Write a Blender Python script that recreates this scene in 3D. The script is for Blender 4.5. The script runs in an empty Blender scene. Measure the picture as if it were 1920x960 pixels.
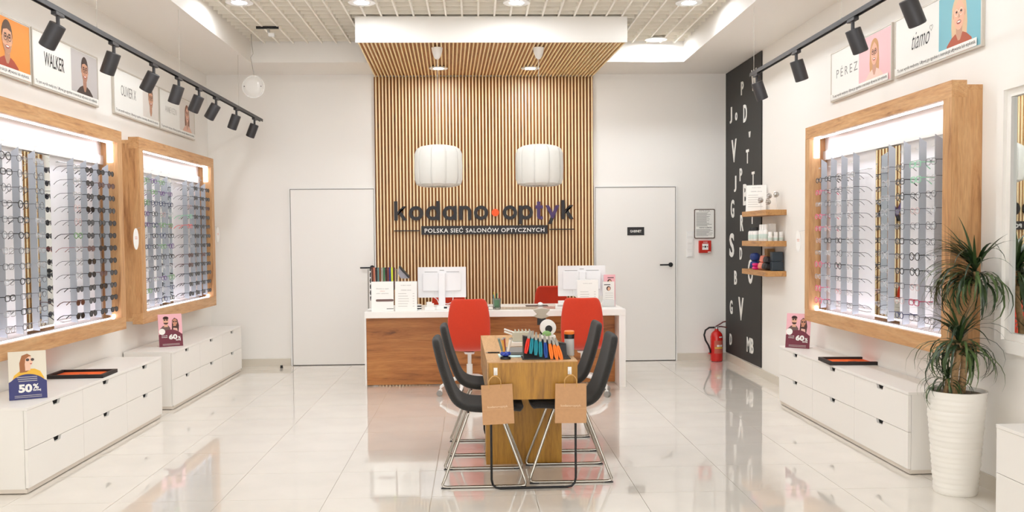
import bpy, math, random
from mathutils import Matrix, Vector
random.seed(7)
SC = bpy.context.scene
COL = SC.collection
PI = math.pi
R = math.radians

# ---------------------------------------------------------------- camera, world, exposure
cam_d = bpy.data.cameras.new('camera'); cam = bpy.data.objects.new('camera', cam_d); COL.objects.link(cam)
cam.location = (0, 0, 1.493)
cam.rotation_euler = (Matrix.Rotation(R(-2.170), 3, 'Z') @ Matrix.Rotation(R(90-2.342), 3, 'X') @ Matrix.Rotation(R(-0.5), 3, 'Z')).to_euler()
cam_d.sensor_width = 36; cam_d.lens = 36*1750/1920
cam_d.shift_y = 35/1920
cam_d.clip_start = .05
SC.camera = cam
w = bpy.data.worlds.new('world'); SC.world = w; w.use_nodes = True
w.node_tree.nodes['Background'].inputs[0].default_value = (.97, .985, 1, 1)
w.node_tree.nodes['Background'].inputs[1].default_value = 1.15
vs = SC.view_settings
vs.view_transform = 'Standard'; vs.look = 'None'; vs.gamma = 1; vs.use_curve_mapping = False; vs.exposure = 1.45
SC.cycles.max_bounces = 7; SC.cycles.diffuse_bounces = 5; SC.cycles.glossy_bounces = 4; SC.cycles.transparent_max_bounces = 8; SC.cycles.caustics_reflective = False; SC.cycles.caustics_refractive = False
LAMP = 112.0      # downlight lens emission
LED = 4.5        # display strip emission

# ---------------------------------------------------------------- helpers
def lin(c):
    return tuple(((v/255)/12.92 if v/255 <= .04045 else ((v/255+.055)/1.055)**2.4) for v in c)
MATS = {}
def mat(name, rgb, rough=.5, metal=0, coat=0, emis=0, alpha=1, noise=0, nscale=40, bump=0, trans=0, sheen=0):
    if name in MATS: return MATS[name]
    m = bpy.data.materials.new(name); m.use_nodes = True; MATS[name] = m
    nt = m.node_tree; b = nt.nodes['Principled BSDF']
    c = lin(rgb)+(1,)
    b.inputs['Base Color'].default_value = c; b.inputs['Roughness'].default_value = rough; b.inputs['Metallic'].default_value = metal
    b.inputs['Coat Weight'].default_value = coat; b.inputs['Coat Roughness'].default_value = .05
    b.inputs['Alpha'].default_value = alpha; b.inputs['Transmission Weight'].default_value = trans
    if sheen: b.inputs['Sheen Weight'].default_value = sheen
    if emis:
        b.inputs['Emission Color'].default_value = c; b.inputs['Emission Strength'].default_value = emis
    if noise or bump:
        tc = nt.nodes.new('ShaderNodeTexCoord'); n = nt.nodes.new('ShaderNodeTexNoise')
        n.inputs['Scale'].default_value = nscale; n.inputs['Detail'].default_value = 4
        nt.links.new(tc.outputs['Object'], n.inputs['Vector'])
        if noise:
            r = nt.nodes.new('ShaderNodeValToRGB')
            r.color_ramp.elements[0].position = .3; r.color_ramp.elements[1].position = .7
            r.color_ramp.elements[0].color = tuple(v*(1-noise) for v in c[:3])+(1,)
            r.color_ramp.elements[1].color = tuple(min(1, v*(1+noise)) for v in c[:3])+(1,)
            nt.links.new(n.outputs['Fac'], r.inputs[0]); nt.links.new(r.outputs[0], b.inputs['Base Color'])
        if bump:
            bp = nt.nodes.new('ShaderNodeBump'); bp.inputs['Strength'].default_value = bump; bp.inputs['Distance'].default_value = .01
            nt.links.new(n.outputs['Fac'], bp.inputs['Height']); nt.links.new(bp.outputs[0], b.inputs['Normal'])
    return m
def wood(name, light, midc, dark, axis, rough=.45, scale=1.0, knots=True):
    if name in MATS: return MATS[name]
    m = bpy.data.materials.new(name); m.use_nodes = True; MATS[name] = m
    nt = m.node_tree; b = nt.nodes['Principled BSDF']; b.inputs['Roughness'].default_value = rough
    tc = nt.nodes.new('ShaderNodeTexCoord'); mp = nt.nodes.new('ShaderNodeMapping')
    s = [9*scale]*3; s[axis] = .9*scale
    mp.inputs['Scale'].default_value = s
    nt.links.new(tc.outputs['Object'], mp.inputs['Vector'])
    n = nt.nodes.new('ShaderNodeTexNoise'); n.inputs['Scale'].default_value = 1.6; n.inputs['Detail'].default_value = 8; n.inputs['Roughness'].default_value = .62; n.inputs['Distortion'].default_value = 1.1
    nt.links.new(mp.outputs[0], n.inputs['Vector'])
    r = nt.nodes.new('ShaderNodeValToRGB'); e = r.color_ramp.elements
    e[0].position = .30; e[0].color = lin(dark)+(1,); e[1].position = .66; e[1].color = lin(light)+(1,)
    q = e.new(.44); q.color = lin(midc)+(1,)
    nt.links.new(n.outputs['Fac'], r.inputs[0])
    out = r.outputs[0]
    f = nt.nodes.new('ShaderNodeTexNoise'); f.inputs['Scale'].default_value = 14; f.inputs['Detail'].default_value = 3
    nt.links.new(mp.outputs[0], f.inputs['Vector'])
    mx = nt.nodes.new('ShaderNodeMixRGB'); mx.blend_type = 'MULTIPLY'; mx.inputs[0].default_value = .35
    r2 = nt.nodes.new('ShaderNodeValToRGB'); r2.color_ramp.elements[0].position = .3; r2.color_ramp.elements[0].color = (.55, .5, .45, 1); r2.color_ramp.elements[1].position = .6
    nt.links.new(f.outputs['Fac'], r2.inputs[0]); nt.links.new(out, mx.inputs[1]); nt.links.new(r2.outputs[0], mx.inputs[2]); out = mx.outputs[0]
    nt.links.new(out, b.inputs['Base Color'])
    return m

class MB:
    def __init__(s): s.v = []; s.f = []; s.m = []
    def add(s, vs_, fs, mi=0):
        o = len(s.v); s.v += [tuple(p) for p in vs_]
        for q in fs: s.f.append(tuple(i+o for i in q)); s.m.append(mi)
        return s
    def box(s, x0, x1, y0, y1, z0, z1, mi=0):
        if x0 > x1: x0, x1 = x1, x0
        if y0 > y1: y0, y1 = y1, y0
        if z0 > z1: z0, z1 = z1, z0
        return s.add([(x0,y0,z0),(x1,y0,z0),(x1,y1,z0),(x0,y1,z0),(x0,y0,z1),(x1,y0,z1),(x1,y1,z1),(x0,y1,z1)],
                     [(0,3,2,1),(4,5,6,7),(0,1,5,4),(1,2,6,5),(2,3,7,6),(3,0,4,7)], mi)
    def prism(s, poly, y0, y1, mi=0):      # poly in (x, z), counter-clockwise seen from -y
        n = len(poly)
        a = 0
        for i in range(n): a += poly[i][0]*poly[(i+1) % n][1]-poly[(i+1) % n][0]*poly[i][1]
        if a < 0: poly = poly[::-1]
        if y0 > y1: y0, y1 = y1, y0
        vs_ = [(x, y0, z) for x, z in poly]+[(x, y1, z) for x, z in poly]
        return s.add(vs_, [tuple(range(n)), tuple(range(2*n-1, n-1, -1))]+[(i, i+n, (i+1) % n+n, (i+1) % n) for i in range(n)], mi)
    def flat(s, poly, y, mi=0):
        n = len(poly); a = 0
        for i in range(n): a += poly[i][0]*poly[(i+1) % n][1]-poly[(i+1) % n][0]*poly[i][1]
        if a < 0: poly = poly[::-1]
        return s.add([(x, y, z) for x, z in poly], [tuple(range(n))], mi)
    def ring(s, outer, inner, y0, y1, mi=0):
        n = len(outer)
        vs_ = [(x, y0, z) for x, z in outer]+[(x, y0, z) for x, z in inner]+[(x, y1, z) for x, z in outer]+[(x, y1, z) for x, z in inner]
        fs = []
        for i in range(n):
            j = (i+1) % n
            fs += [(i, j, n+j, n+i), (2*n+j, 2*n+i, 3*n+i, 3*n+j), (j, i, 2*n+i, 2*n+j), (n+i, n+j, 3*n+j, 3*n+i)]
        return s.add(vs_, fs, mi)
    def tube(s, pts, r, n=8, closed=False, mi=0, caps=True):
        P = [Vector(p) for p in pts]; m = len(P); rr = r if isinstance(r, (list, tuple)) else [r]*m
        vs_ = []; up = None
        for i in range(m):
            if closed: t = (P[(i+1) % m]-P[i-1])
            else: t = P[min(i+1, m-1)]-P[max(i-1, 0)]
            t.normalize()
            if up is None: up = Vector((0, 0, 1)) if abs(t.z) < .9 else Vector((1, 0, 0))
            a = t.cross(up)
            if a.length < 1e-5: a = t.cross(Vector((0, 1, 0)))
            a.normalize(); b = a.cross(t).normalized(); up = b
            for k in range(n):
                g = 2*PI*k/n; vs_.append(P[i]+(a*math.cos(g)+b*math.sin(g))*rr[i])
        fs = []
        for i in range(m if closed else m-1):
            j = (i+1) % m
            for k in range(n):
                l = (k+1) % n; fs.append((i*n+k, i*n+l, j*n+l, j*n+k))
        if caps and not closed:
            fs += [tuple(range(n-1, -1, -1)), tuple(range((m-1)*n, m*n))]
        return s.add(vs_, fs, mi)
    def cyl(s, p0, p1, r0, r1=None, n=16, mi=0):
        return s.tube([p0, p1], [r0, r0 if r1 is None else r1], n, mi=mi)
    def lathe(s, prof, n=24, c=(0, 0, 0), mi=0):
        vs_ = []; m = len(prof)
        for r_, z in prof:
            for k in range(n):
                g = 2*PI*k/n; vs_.append((c[0]+r_*math.cos(g), c[1]+r_*math.sin(g), c[2]+z))
        fs = [(i*n+k, i*n+(k+1) % n, (i+1)*n+(k+1) % n, (i+1)*n+k) for i in range(m-1) for k in range(n)]
        if prof[0][0] > 1e-6: fs.append(tuple(range(n-1, -1, -1)))
        if prof[-1][0] > 1e-6: fs.append(tuple(range((m-1)*n, m*n)))
        return s.add(vs_, fs, mi)
    def ball(s, c, rx, ry=None, rz=None, n=12, mi=0):
        ry = rx if ry is None else ry; rz = rx if rz is None else rz
        k = n//2; o = len(s.v)
        vs_ = []
        for i in range(k+1):
            t = PI*i/k
            for j in range(n):
                g = 2*PI*j/n; vs_.append((c[0]+rx*math.sin(t)*math.cos(g), c[1]+ry*math.sin(t)*math.sin(g), c[2]-rz*math.cos(t)))
        return s.add(vs_, [(i*n+j, i*n+(j+1) % n, (i+1)*n+(j+1) % n, (i+1)*n+j) for i in range(k) for j in range(n)], mi)
    def xf(s, M):
        s.v = [tuple(M @ Vector(p)) for p in s.v]; return s
    def mesh(s, name, mats, smooth=False):
        me = bpy.data.meshes.new(name); me.from_pydata(s.v, [], s.f)
        for m in (mats if isinstance(mats, (list, tuple)) else [mats]): me.materials.append(m)
        me.polygons.foreach_set('material_index', s.m)
        if smooth:
            me.polygons.foreach_set('use_smooth', [True]*len(me.polygons)); me.set_sharp_from_angle(angle=R(38))
        me.update(); return me
    def build(s, name, mats, parent=None, smooth=False, bev=0, loc=None, rot=None):
        return obj(name, s.mesh(name, mats, smooth), parent, bev, loc, rot)
def obj(name, me, parent=None, bev=0, loc=None, rot=None):
    o = bpy.data.objects.new(name, me); COL.objects.link(o)
    if parent: o.parent = parent
    if loc: o.location = loc
    if rot: o.rotation_euler = rot
    if bev:
        b = o.modifiers.new('bevel', 'BEVEL'); b.width = bev; b.segments = 2; b.limit_method = 'ANGLE'
    return o
def tag(o, label, cat, group=None):
    o['label'] = label; o['category'] = cat
    if group: o['group'] = group
    return o
def thing(name, label, cat, loc=(0, 0, 0), rz=0, group=None):
    o = bpy.data.objects.new(name, None); COL.objects.link(o); o.empty_display_size = .1
    o.location = loc; o.rotation_euler = (0, 0, rz)
    return tag(o, label, cat, group)
def struct(o): o['kind'] = 'structure'; return o
def textmesh(s, wid, hei, ext, m, bold=0, shear=0, space=1.0):
    """text fitted into wid x hei, lying in XZ, front towards -Y, centred"""
    cu = bpy.data.curves.new('text', 'FONT'); cu.body = s; cu.size = 1; cu.extrude = 0; cu.offset = bold; cu.space_character = space; cu.shear = shear
    cu.resolution_u = 3
    t = bpy.data.objects.new('text', cu); me = bpy.data.meshes.new_from_object(t)
    bpy.data.objects.remove(t); bpy.data.curves.remove(cu)
    xs = [v.co.x for v in me.vertices]; ys = [v.co.y for v in me.vertices]
    x0, x1, y0, y1 = min(xs), max(xs), min(ys), max(ys)
    sx = wid/(x1-x0); sy = hei/(y1-y0) if hei else sx
    b = MB(); V = [((v.co.x-(x0+x1)/2)*sx, 0, (v.co.y-(y0+y1)/2)*sy) for v in me.vertices]
    F = [tuple(p.vertices) for p in me.polygons]
    # solid: front, back, sides
    n = len(V); from collections import Counter
    E_ = Counter()
    for f in F:
        for i in range(len(f)): E_[(f[i], f[(i+1) % len(f)])] += 1
    # orientation: front must face -y
    f0 = F[0]; a, c, d = (Vector(V[i]) for i in f0[:3])
    if (c-a).cross(d-a).y > 0: F = [f[::-1] for f in F]; E_ = Counter({(b_, a_): k for (a_, b_), k in E_.items()})
    vs_ = [(x, -ext, z) for x, _, z in V]
    fs = list(F)
    if ext > .002:
        vs_ += V; fs += [tuple(i+n for i in f[::-1]) for f in F]
        for (p, q) in list(E_):
            if (q, p) not in E_: fs.append((q, p, p+n, q+n))
    b.add(vs_, fs); bpy.data.meshes.remove(me)
    return b.mesh('text', m)
def text(name, s, wid, hei, ext, m, parent, loc, bold=0, rot=None, space=1.0, shear=0):
    return obj(name, textmesh(s, wid, hei, ext, m, bold, shear, space), parent, loc=loc, rot=rot)
def circ(cx, cz, rx, rz=None, n=24, a0=0, a1=360):
    rz = rx if rz is None else rz
    full = abs(a1-a0) >= 360
    k = n if full else n+1
    return [(cx+rx*math.cos(R(a0+(a1-a0)*i/n)), cz+rz*math.sin(R(a0+(a1-a0)*i/n))) for i in range(k)]
def rrect(x0, x1, z0, z1, r, n=5):
    p = []
    for cx, cz, a in ((x1-r, z0+r, -90), (x1-r, z1-r, 0), (x0+r, z1-r, 90), (x0+r, z0+r, 180)):
        p += [(cx+r*math.cos(R(a+90*i/n)), cz+r*math.sin(R(a+90*i/n))) for i in range(n+1)]
    return p
ORD = ['first', 'second', 'third', 'fourth', 'fifth', 'sixth', 'seventh', 'eighth', 'ninth', 'tenth', 'eleventh', 'twelfth']

# ---------------------------------------------------------------- materials
WALL = mat('wall_paint', (240, 236, 230), .75, bump=.03, nscale=180)
CEILP = mat('ceiling_cream', (222, 213, 196), .8)
BLADE = mat('grid_cream', (250, 246, 236), .6)
TILE = mat('floor_tile', (227, 220, 210), .035, coat=.6, noise=.035, nscale=3)
GROUT = mat('grout', (190, 172, 146), .8)
PLINTH = mat('plinth_tile', (212, 203, 188), .12)
WHITE = mat('white_lacquer', (240, 236, 230), .35)
WHITEG = mat('white_gloss', (244, 242, 238), .2)
WHITEP = mat('white_plastic', (238, 236, 232), .35)
BLACK = mat('black_plastic', (22, 20, 20), .4)
BLACKM = mat('black_metal', (30, 29, 30), .38, metal=.3)
SPOTM = mat('spot_anthracite', (52, 50, 52), .45)
CHROME = mat('chrome', (176, 170, 160), .14, metal=1)
STEEL = mat('steel', (190, 188, 184), .28, metal=1)
MIRROR = mat('mirror_glass', (238, 242, 240), .015, metal=1)
GLASSC = mat('clear_acrylic', (235, 240, 242), .08, alpha=.16)
LEDM = mat('led_cool_white', (236, 238, 255), .5, emis=LED)
LENSM = mat('lamp_warm_white', (243, 249, 255), .5, emis=LAMP)
SPOTE = mat('spot_lens', (255, 240, 215), .4, emis=3)
OAKH = wood('oak_horizontal', (212, 168, 120), (198, 148, 98), (150, 102, 62), 0)
OAKV = wood('oak_vertical', (212, 168, 120), (198, 148, 98), (150, 102, 62), 2)
DESKW = wood('desk_oak', (196, 132, 68), (176, 110, 52), (104, 62, 28), 0, .4, .8)
TABLEV = wood('table_oak_vertical', (190, 138, 42), (172, 120, 32), (136, 92, 24), 2, .4, 1.6)  # yellower than the top: warm light on the front put into the colour
TABLEY = wood('table_oak_top', (212, 168, 116), (200, 154, 102), (172, 124, 76), 1, .4, 1.6)
SLATB = wood('slat_brown', (176, 116, 40), (154, 98, 32), (108, 66, 22), 2, .5, 2.2)
SLATBY = wood('slat_brown_depth', (188, 132, 80), (168, 112, 64), (124, 78, 42), 1, .5, 2.2)
SLATL = mat('slat_cream', (255, 230, 184), .5, noise=.04, nscale=20)
SHELFW = wood('shelf_oak', (204, 156, 98), (192, 140, 84), (150, 104, 60), 1, .45, 1.4)
FABG = mat('charcoal_fabric', (46, 44, 42), .95, noise=.28, nscale=220, bump=.4, sheen=.1)
FABR = mat('red_fabric', (202, 54, 22), .95, noise=.10, nscale=300, bump=.25, sheen=.3)
KRAFT = mat('kraft_paper', (196, 150, 108), .8, noise=.04, nscale=60)
PAPER = mat('paper_white', (240, 238, 232), .6)
INK = mat('ink_black', (40, 36, 36), .6)
INKG = mat('ink_grey', (140, 136, 132), .6)
INKL = mat('ink_light', (196, 192, 186), .6)
SIGNK = mat('sign_black', (26, 20, 20), .45)
PURPLE = mat('sign_purple', (70, 42, 92), .45)
ORANGE = mat('sign_orange', (255, 84, 6), .45)
PANELK = mat('panel_black', (38, 36, 34), .6)
LETW = mat('letter_white', (236, 234, 228), .5)
PERSPEX = mat('frosted_grey', (176, 180, 186), .3, noise=.03, nscale=5)
BACKW = mat('display_back', (240, 238, 240), .3)

# ---------------------------------------------------------------- room shell
XL, XR, YB, YF = -3.10, 2.97, 11.0, -1.5
ZC = 3.72
fl = struct(MB().box(XL-.1, XR+.1, YF, YB+.1, -.12, -.004).build('floor', GROUT))
xe = [XL]+[round(.328+.6*k, 4) for k in range(-5, 5)]+[XR]; xe = [x for x in xe if XL <= x <= XR]
ye = [YF]+[round(5.33+.6*k, 4) for k in range(-11, 10)]+[YB]
cache = {}
for i in range(len(xe)-1):
    for j in range(len(ye)-1):
        wx, wy = xe[i+1]-xe[i]-.0025, ye[j+1]-ye[j]-.0025
        k = (round(wx, 3), round(wy, 3))
        if k not in cache: cache[k] = MB().box(-wx/2, wx/2, -wy/2, wy/2, -.008, 0).mesh('tile', TILE)
        obj('tile', cache[k], fl, loc=((xe[i]+xe[i+1])/2, (ye[j]+ye[j+1])/2, 0))
struct(MB().box(XL-.1, XR+.1, YB, YB+.1, -.1, ZC).build('wall_back', WALL))
struct(MB().box(XL-.1, XL, YF, YB, -.1, ZC).build('wall_left', WALL))
struct(MB().box(XR, XR+.1, YF, YB, -.1, ZC).build('wall_right', WALL))
ce = struct(MB().box(XL-.1, XR+.1, YF, YB+.1, ZC, ZC+.1).build('ceiling', CEILP))
# dropped soffits around the grid
SX0, SX1, SY1, SZ = -2.405, 2.29, 10.24, 3.39
for nm, a in (('trim_1', (XL, SX0, YF, YB)), ('trim_2', (SX1, XR, YF, YB)), ('trim_3', (SX0, SX1, SY1, YB))):
    struct(MB().box(*a, SZ, ZC).build(nm, WALL))
# open-cell grid: every blade its own piece
CROSS = mat('grid_cross', (244, 238, 226), .6)  # duller than the long blades: less light on these faces put into the colour
bl = MB().box(-.0085, .0085, YF, SY1, 3.592, 3.65).mesh('grid_blade', BLADE)
x = -2.255-.153
while x < SX1:
    if x > SX0: obj('grid_blade', bl, ce, loc=(x, 0, 0))
    x += .153
bl2 = MB().box(SX0, SX1, -.004, .004, 3.606, 3.66).mesh('cross_blade', CROSS)
y = 10.19
while y > YF:
    obj('cross_blade', bl2, ce, loc=(0, y, 0)); y -= .153
# plinth tiles
for nm, a in (('baseboard_left', (XL, XL+.012, YF, YB)), ('baseboard_right', (XR-.012, XR, YF, YB)), ('baseboard_back', (XL, -2.19, YB-.012, YB)), ('baseboard_back_right', (2.375, XR, YB-.012, YB))):
    o = struct(MB().box(*a, 0, .085).build(nm, PLINTH))

# ---------------------------------------------------------------- doors
def door(name, x0, x1, hx, side):
    e = bpy.data.objects.new(name, None); COL.objects.link(e); e.location = ((x0+x1)/2, YB, 0); struct(e)
    hw = (x1-x0)/2
    MB().box(-hw+.006, hw-.006, -.012, -.001, .008, 2.06).build('door_leaf', WHITE, e)
    b = MB(); b.box(-hw-.014, -hw, -.02, -.001, 0, 2.08); b.box(hw, hw+.014, -.02, -.001, 0, 2.08); b.box(-hw, hw, -.02, -.001, 2.066, 2.08)
    b.build('door_frame', WHITEP, e)
    MB().box(-hw, hw, -.004, -.0005, 0, 2.066).build('shadow_gap', mat('gap_dark', (70, 64, 58), .9), e)
    h = MB(); hx -= (x0+x1)/2
    h.cyl((hx, -.012, 1.143), (hx, -.022, 1.143), .027, n=20); h.cyl((hx, -.02, 1.143), (hx, -.06, 1.143), .009, n=10)
    h.tube([(hx, -.055, 1.143), (hx-.03, -.06, 1.143), (hx-.135, -.06, 1.143)], .009, 8)
    h.build('handle', BLACKM, e, smooth=True)
    return e
door('door_1', -2.165, -1.19, -1.222, 1)
door('door_2', 1.405, 2.362, 2.30, 1)
g = thing('door_sign', 'small black GABINET sign on the right white door', 'sign', (1.885, YB-.012, 1.543))
MB().box(-.1, .1, -.006, 0, -.048, .048).build('plate', BLACK, g)
text('lettering', 'GABINET', .135, .03, .0005, LETW, g, (0, -.0065, 0), .02)
s_ = MB(); s_.cyl((0, 0, 0), (0, 0, .025), .018, .013, n=14); s_.cyl((0, 0, .025), (0, 0, .03), .016, n=14)
tag(s_.build('door_stop', BLACKM, smooth=True, loc=(-2.262, 10.82, 0)), 'small black door stop on floor beside left white door', 'door stop')

# ---------------------------------------------------------------- slat wall and canopy
t = thing('slat_wall', 'tall oak slat wall panel behind the reception desk carrying the shop sign', 'wall panel', (.106, YB, 0))
HW = 1.278
MB().box(-HW, HW, -.02, 0, 0, 3.36).build('backing_board', SLATB, t)
sm = MB().box(-.0068, .0068, -.040, -.0201, 0, 3.355).mesh('slat', SLATL)
gm = MB().box(-.0025, .0025, -.0215, -.0201, 0, 3.355).mesh('groove_strip', mat('groove', (92, 56, 26), .7))
N = 66; pt = 2*HW/N
for i in range(N):
    obj('slat', sm, t, loc=(-HW+pt*(i+.62), 0, 0))
    obj('groove_strip', gm, t, loc=(-HW+pt*(i+.15), 0, 0))
t = thing('slat_canopy', 'white ceiling canopy with slatted wooden underside above the desk', 'canopy', (0, 0, 0))
xa, xb, xc, xd, y0, y1 = -1.128, 1.468, -1.172, 1.384, 9.0, 10.958   # front left/right, rear left/right
def quadbox(b, z0, z1, mi=0, i=0):
    p = [(xa+i, y0+i), (xb-i, y0+i), (xd-i, y1), (xc+i, y1)]
    return b.add([(x, y, z0) for x, y in p]+[(x, y, z1) for x, y in p], [(0, 3, 2, 1), (4, 5, 6, 7), (0, 1, 5, 4), (1, 2, 6, 5), (2, 3, 7, 6), (3, 0, 4, 7)], mi)
quadbox(MB(), 3.385, 3.590).build('canopy_box', WALL, t)
quadbox(MB(), 3.372, 3.385, i=.008).build('backing_board', SLATBY, t)
MB().box(xa, xb, y0-.012, y0, 3.345, 3.591).build('fascia', WALL, t)
for i in range(N):
    f0, f1 = (i+.62-.176)/N, (i+.62+.176)/N
    b = MB(); q = [(xa+(xb-xa)*f0, y0), (xa+(xb-xa)*f1, y0), (xc+(xd-xc)*f1, y1), (xc+(xd-xc)*f0, y1)]
    b.add([(x, y, 3.352) for x, y in q]+[(x, y, 3.372) for x, y in q], [(0, 3, 2, 1), (4, 5, 6, 7), (0, 1, 5, 4), (1, 2, 6, 5), (2, 3, 7, 6), (3, 0, 4, 7)])
    b.build('slat', SLATL, t)

# ---------------------------------------------------------------- downlights
def downlight(x, y, z, label, group, r=.108, tint=LENSM):
    t = thing('ceiling_light', label, 'ceiling light', (x, y, z), 0, group)
    n = 32
    MB().lathe([(r, 0), (r+.012, -.002), (r+.014, .006), (r+.004, .012), (r, .012)], n).build('trim_ring', WHITEP, t, True)
    MB().lathe([(r, .004), (r*.6, .0), (.0001, -.001)][::-1], n).build('lens', tint, t, True)
    return t
rows = [8.45, 6.9, 5.2]  # the two nearer rows are out of view, added to light the room
cols = [(-2.077, 'leftmost'), (-.999, 'second from left'), (.382, 'third from left'), (1.94, 'rightmost')]
for j, yy in enumerate(rows):
    for xx, nm in cols:
        if j == 0: downlight(xx, yy, 3.584, f'round white ceiling downlight in the grid row at the top edge, {nm}', 'downlights in the grid ceiling')
        else: downlight(xx, yy, 3.584, 'round white downlight in the grid ceiling nearer than the picture shows', 'downlights overhead outside the view')
downlight(1.946, 10.03, 3.584, 'round ceiling downlight in the far right corner of the grid', 'downlights in the grid ceiling', .105)
CANL = mat('canopy_lamp_warm', (246, 250, 255), .5, emis=LAMP*1.35)
downlight(-.398, 10.405, 3.351, 'left downlight set in the slatted canopy underside', 'downlights in the canopy', .09, CANL)
downlight(.616, 10.412, 3.351, 'right downlight set in the slatted canopy underside', 'downlights in the canopy', .09, CANL)

# ---------------------------------------------------------------- pendant lamps
SHADE = mat('shade_paper', (246, 244, 238), .55, trans=0)
nt = SHADE.node_tree; bs = nt.nodes['Principled BSDF']; tr = nt.nodes.new('ShaderNodeBsdfTranslucent'); tr.inputs[0].default_value = (.95, .93, .88, 1)
mxs = nt.nodes.new('ShaderNodeMixShader'); mxs.inputs[0].default_value = .35
nt.links.new(bs.outputs[0], mxs.inputs[1]); nt.links.new(tr.outputs[0], mxs.inputs[2]); nt.links.new(mxs.outputs[0], nt.nodes['Material Output'].inputs[0])
def pendant(x, label):
    t = thing('pendant_lamp', label, 'pendant lamp', (x, 9.27, 0), 0, 'white drum pendants before the slat wall')
    c = MB().lathe([(.001, 3.235), (.018, 3.24), (.035, 3.265), (.05, 3.31), (.056, 3.35), (.001, 3.351)], 20); c.build('ceiling_cup', WHITEP, t, True)
    MB().cyl((0, 0, 3.24), (0, 0, 2.36), .0022, n=6).build('cord', mat('cord_grey', (214, 208, 198), .5), t)
    # overlapping vertical leaves folded in at top and bottom
    prof = [(.10, 2.392), (.17, 2.378), (.212, 2.352), (.230, 2.31), (.233, 2.19), (.231, 2.06), (.215, 2.012), (.17, 1.993), (.10, 1.988)]
    for k in range(10):
        a0, a1 = 2*PI*k/10-.05, 2*PI*(k+1)/10+.06
        b = MB(); vs_ = []; m = 7
        for r_, z in prof:
            for q in range(m):
                a = a0+(a1-a0)*q/(m-1); u = q/(m-1)
                rr = r_*(1+.012*math.sin(PI*u))+.006*u-.003
                vs_.append((rr*math.cos(a), rr*math.sin(a), z+.004*math.sin(PI*u)))
        b.add(vs_, [(i*m+q, i*m+q+1, (i+1)*m+q+1, (i+1)*m+q) for i in range(len(prof)-1) for q in range(m-1)])
        o = b.build('shade_leaf', SHADE, t, True)
        sd = o.modifiers.new('solid', 'SOLIDIFY'); sd.thickness = .0015
    MB().lathe([(.10, 2.385), (.104, 2.392), (.10, 2.397)], 24).build('top_ring', WHITEP, t, True)
    b = MB().ball((0, 0, 2.2), .05, .05, .065); b.cyl((0, 0, 2.25), (0, 0, 2.37), .022, n=12)
    b.build('bulb', WHITEP, t, True)
pendant(-.366, 'left white drum pendant lamp hanging before the slat wall')
pendant(.632, 'right white drum pendant lamp hanging before the slat wall')

# ---------------------------------------------------------------- shop sign
def SX(px): return -.957+(px-738)*.006226
sg = thing('shop_sign', 'large kodano optyk lettering with orange dot on the slat wall', 'sign', (0, YB-.041, 1.692))
XH, ASC, ST, TH = .163, .222, .039, -.022
DOT = (SX(928), .083)
def ringpoly(cx, bite=False):
    r = XH/2+.002; o = circ(cx, XH/2, r, n=32); i_ = circ(cx, XH/2, r-ST, n=32)
    if bite:
        q = []
        for x, z in o:
            d = math.hypot(x-DOT[0], z-DOT[1])
            if d < .062: x, z = DOT[0]+(x-DOT[0])/d*.062, DOT[1]+(z-DOT[1])/d*.062
            q.append((x, z))
        o = q
    return o, i_
def letter(name, b, m): return b.build(name, m, sg)
def kglyph(x0, x1):
    b = MB(); b.prism([(x0, 0), (x0+ST, 0), (x0+ST, ASC), (x0, ASC)], TH, 0)
    b.prism([(x0+ST-.002, .055), (x1-.05, XH), (x1-.002, XH), (x0+ST-.002, .10-.002)][::1], TH, -.001)
    b.prism([(x0+ST+.012, .083), (x1-.048, 0), (x1, 0), (x0+ST+.040, .108)], TH, -.002)
    return b
r2 = XH/2+.002
letter('letter_k', kglyph(SX(738.5), SX(762.5)), SIGNK)
letter('letter_o', MB().ring(*ringpoly(SX(779.4)), TH, 0), SIGNK)
b = MB().ring(*ringpoly(SX(797.5)+r2), TH, 0); b.prism([(SX(823.7)-ST, 0), (SX(823.7), 0), (SX(823.7), ASC), (SX(823.7)-ST, ASC)], TH-.001, 0); letter('letter_d', b, SIGNK)
b = MB().ring(*ringpoly(SX(829)+r2), TH, 0); b.prism([(SX(855.6)-ST, 0), (SX(855.6), 0), (SX(855.6), XH), (SX(855.6)-ST, XH)], TH-.001, 0); letter('letter_a', b, SIGNK)
x0, x1 = SX(860), SX(883.2); b = MB().prism([(x0, 0), (x0+ST, 0), (x0+ST, XH), (x0, XH)], TH, 0)
cx = (x0+x1)/2; ro = (x1-x0)/2; ri = ro-ST
o_ = [(x1, 0)]+circ(cx, XH-ro+.002, ro, n=12, a0=0, a1=150); i_ = [(x1-ST, 0)]+circ(cx, XH-ro+.002, ri, n=12, a0=0, a1=150)
for k in range(len(o_)-1): b.prism([o_[k], o_[k+1], i_[k+1], i_[k]], TH-.001, 0)
letter('letter_n', b, SIGNK)
letter('letter_o', MB().ring(*ringpoly(SX(901.2), True), TH, 0), SIGNK)
letter('dot', MB().prism(circ(DOT[0], DOT[1], .043, n=28), TH, 0), ORANGE)
letter('letter_o', MB().ring(*ringpoly(SX(955.4), True), TH, 0), SIGNK)
b = MB().ring(*ringpoly(SX(998.7)-r2), TH, 0); x0 = SX(972); b.prism([(x0, -.055), (x0+ST, -.055), (x0+ST, XH), (x0, XH)], TH-.001, 0); letter('letter_p', b, SIGNK)
x0 = SX(1006.5); b = MB().prism([(x0, .03), (x0+ST, .03), (x0+ST, .207), (x0, .207)], TH, 0)
b.prism([(SX(1003.5), .125), (SX(1017.5), .125), (SX(1017.5), XH), (SX(1003.5), XH)], TH-.001, 0)
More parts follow.
